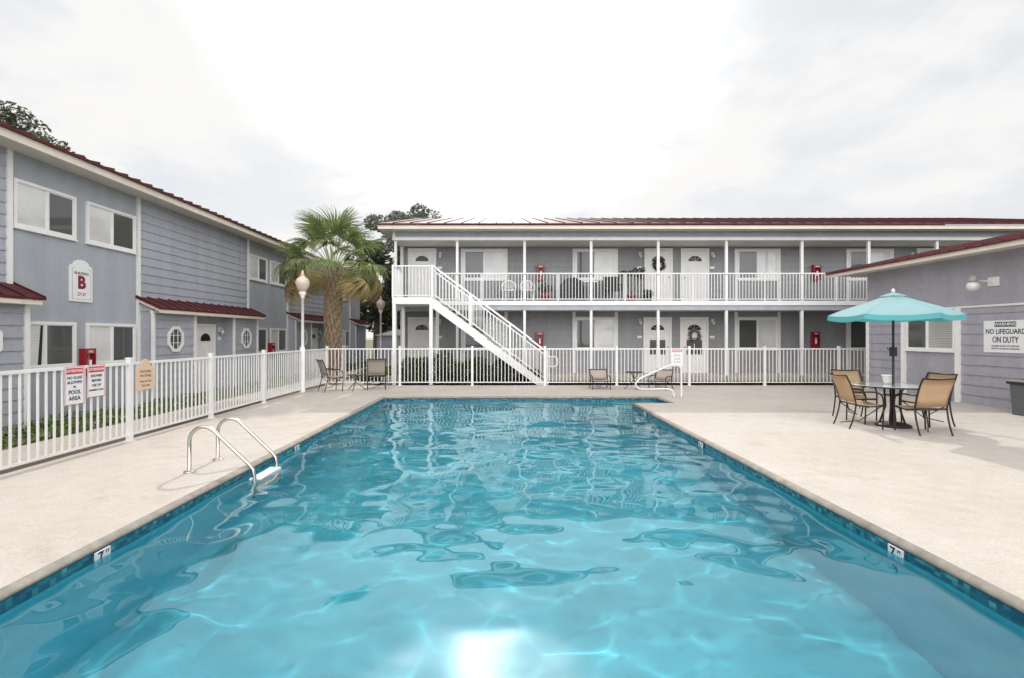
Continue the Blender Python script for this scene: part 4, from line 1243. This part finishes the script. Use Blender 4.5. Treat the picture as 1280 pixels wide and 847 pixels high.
wd = bpy.data.worlds.new('World'); sc.world = wd; wd.use_nodes = True
N, L = wd.node_tree.nodes, wd.node_tree.links; N.clear()
out = N.new('ShaderNodeOutputWorld'); bg = N.new('ShaderNodeBackground'); L.new(bg.outputs[0], out.inputs[0])
sky = N.new('ShaderNodeTexSky'); sky.sky_type = 'NISHITA'; sky.sun_disc = False
sky.sun_elevation = R(SUN_EL); sky.sun_rotation = R(SUN_AZ); sky.dust_density = 2.5
bg.inputs['Strength'].default_value = .10
tc = N.new('ShaderNodeTexCoord')
def math_(op, a, b_=None, clamp=False):
    n = N.new('ShaderNodeMath'); n.operation = op; n.use_clamp = clamp
    for i, x in enumerate((a, b_)):
        if x is None: continue
        if isinstance(x, (int, float)): n.inputs[i].default_value = x
        else: L.new(x, n.inputs[i])
    return n.outputs[0]
nrm = N.new('ShaderNodeVectorMath'); nrm.operation = 'NORMALIZE'; L.new(tc.outputs['Generated'], nrm.inputs[0])
sep = N.new('ShaderNodeSeparateXYZ'); L.new(nrm.outputs[0], sep.inputs[0])
zz = math_('ADD', math_('MAXIMUM', sep.outputs['Z'], 0), .22)
cmb = N.new('ShaderNodeCombineXYZ')
L.new(math_('DIVIDE', sep.outputs['X'], zz), cmb.inputs[0]); L.new(math_('DIVIDE', sep.outputs['Y'], zz), cmb.inputs[1])
def cn_(scale, detail, off, rough=.6, dist=.0):
    n = N.new('ShaderNodeTexNoise'); n.inputs['Scale'].default_value = scale; n.inputs['Detail'].default_value = detail
    n.inputs['Roughness'].default_value = rough; n.inputs['Distortion'].default_value = dist
    mp = N.new('ShaderNodeMapping'); mp.inputs['Location'].default_value = off
    L.new(cmb.outputs[0], mp.inputs['Vector']); L.new(mp.outputs[0], n.inputs['Vector']); return n.outputs['Fac']
def mr_(v, a, b_, c, d_, smooth=False):
    n = N.new('ShaderNodeMapRange'); n.inputs[1].default_value = a; n.inputs[2].default_value = b_
    n.inputs[3].default_value = c; n.inputs[4].default_value = d_
    if smooth: n.interpolation_type = 'SMOOTHSTEP'
    L.new(v, n.inputs['Value']); return n.outputs[0]
n1 = cn_(1.5, 10, (3.1, 1.7, 0), .62, .3)
n2 = cn_(.45, 4, (7.7, 2.2, 0), .5)
dt = N.new('ShaderNodeVectorMath'); dt.operation = 'DOT_PRODUCT'; L.new(nrm.outputs[0], dt.inputs[0]); dt.inputs[1].default_value = sd
cosang = math_('MAXIMUM', dt.outputs['Value'], 0)
cover = mr_(math_('ADD', math_('MULTIPLY', n1, .6), math_('MULTIPLY', n2, .5)), .36, .60, .70, 1.0, True)
cover = math_('MINIMUM', math_('ADD', cover, math_('MULTIPLY', math_('POWER', cosang, 14), .6)), 1)
# cloud luminance (in units of the 0.1 strength)
lum = mr_(n1, .38, .62, 8.45, 9.2, True)
edge = math_('ADD', cosang, math_('MULTIPLY', math_('SUBTRACT', n1, .5), .06))
halo1 = mr_(edge, .885, .995, 0, 6.5, True)
back = mr_(sep.outputs['Y'], .05, -.6, 1.0, BACK_FILL, True)
halo2 = math_('MULTIPLY', math_('POWER', cosang, 230), 130.)
halo0 = math_('MULTIPLY', math_('POWER', cosang, 6), .4)
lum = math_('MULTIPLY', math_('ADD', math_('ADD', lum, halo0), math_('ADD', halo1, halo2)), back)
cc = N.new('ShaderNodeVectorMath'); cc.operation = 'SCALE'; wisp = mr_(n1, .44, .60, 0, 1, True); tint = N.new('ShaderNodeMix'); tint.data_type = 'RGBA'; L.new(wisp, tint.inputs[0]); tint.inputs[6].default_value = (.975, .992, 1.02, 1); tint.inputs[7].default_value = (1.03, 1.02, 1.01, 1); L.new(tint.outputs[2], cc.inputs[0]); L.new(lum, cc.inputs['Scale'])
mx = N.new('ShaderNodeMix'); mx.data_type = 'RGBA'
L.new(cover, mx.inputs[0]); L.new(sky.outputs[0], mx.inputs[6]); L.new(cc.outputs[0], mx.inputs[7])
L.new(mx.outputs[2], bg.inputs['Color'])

sc.view_settings.view_transform = 'Standard'; sc.view_settings.look = 'None'
sc.view_settings.exposure = 0; sc.view_settings.gamma = 1
sc.render.engine = 'CYCLES'
sc.cycles.use_denoising = True
sc.cycles.max_bounces = 8; sc.cycles.diffuse_bounces = 3; sc.cycles.glossy_bounces = 4; sc.cycles.transmission_bounces = 4; sc.cycles.transparent_max_bounces = 8
sc.cycles.sample_clamp_indirect = 6
sc.cycles.caustics_reflective = False; sc.cycles.caustics_refractive = True
# real sunlight caustics: waves refract the sun onto the basin
sl.cycles.is_caustics_light = True
try:
    water.cycles.is_caustics_caster = True
    for o in C.objects:
        if o.name.startswith(('pool_basin', 'pool_steps', 'waterline_tile')): o.cycles.is_caustics_receiver = True
except Exception as e: print('caustics', e)
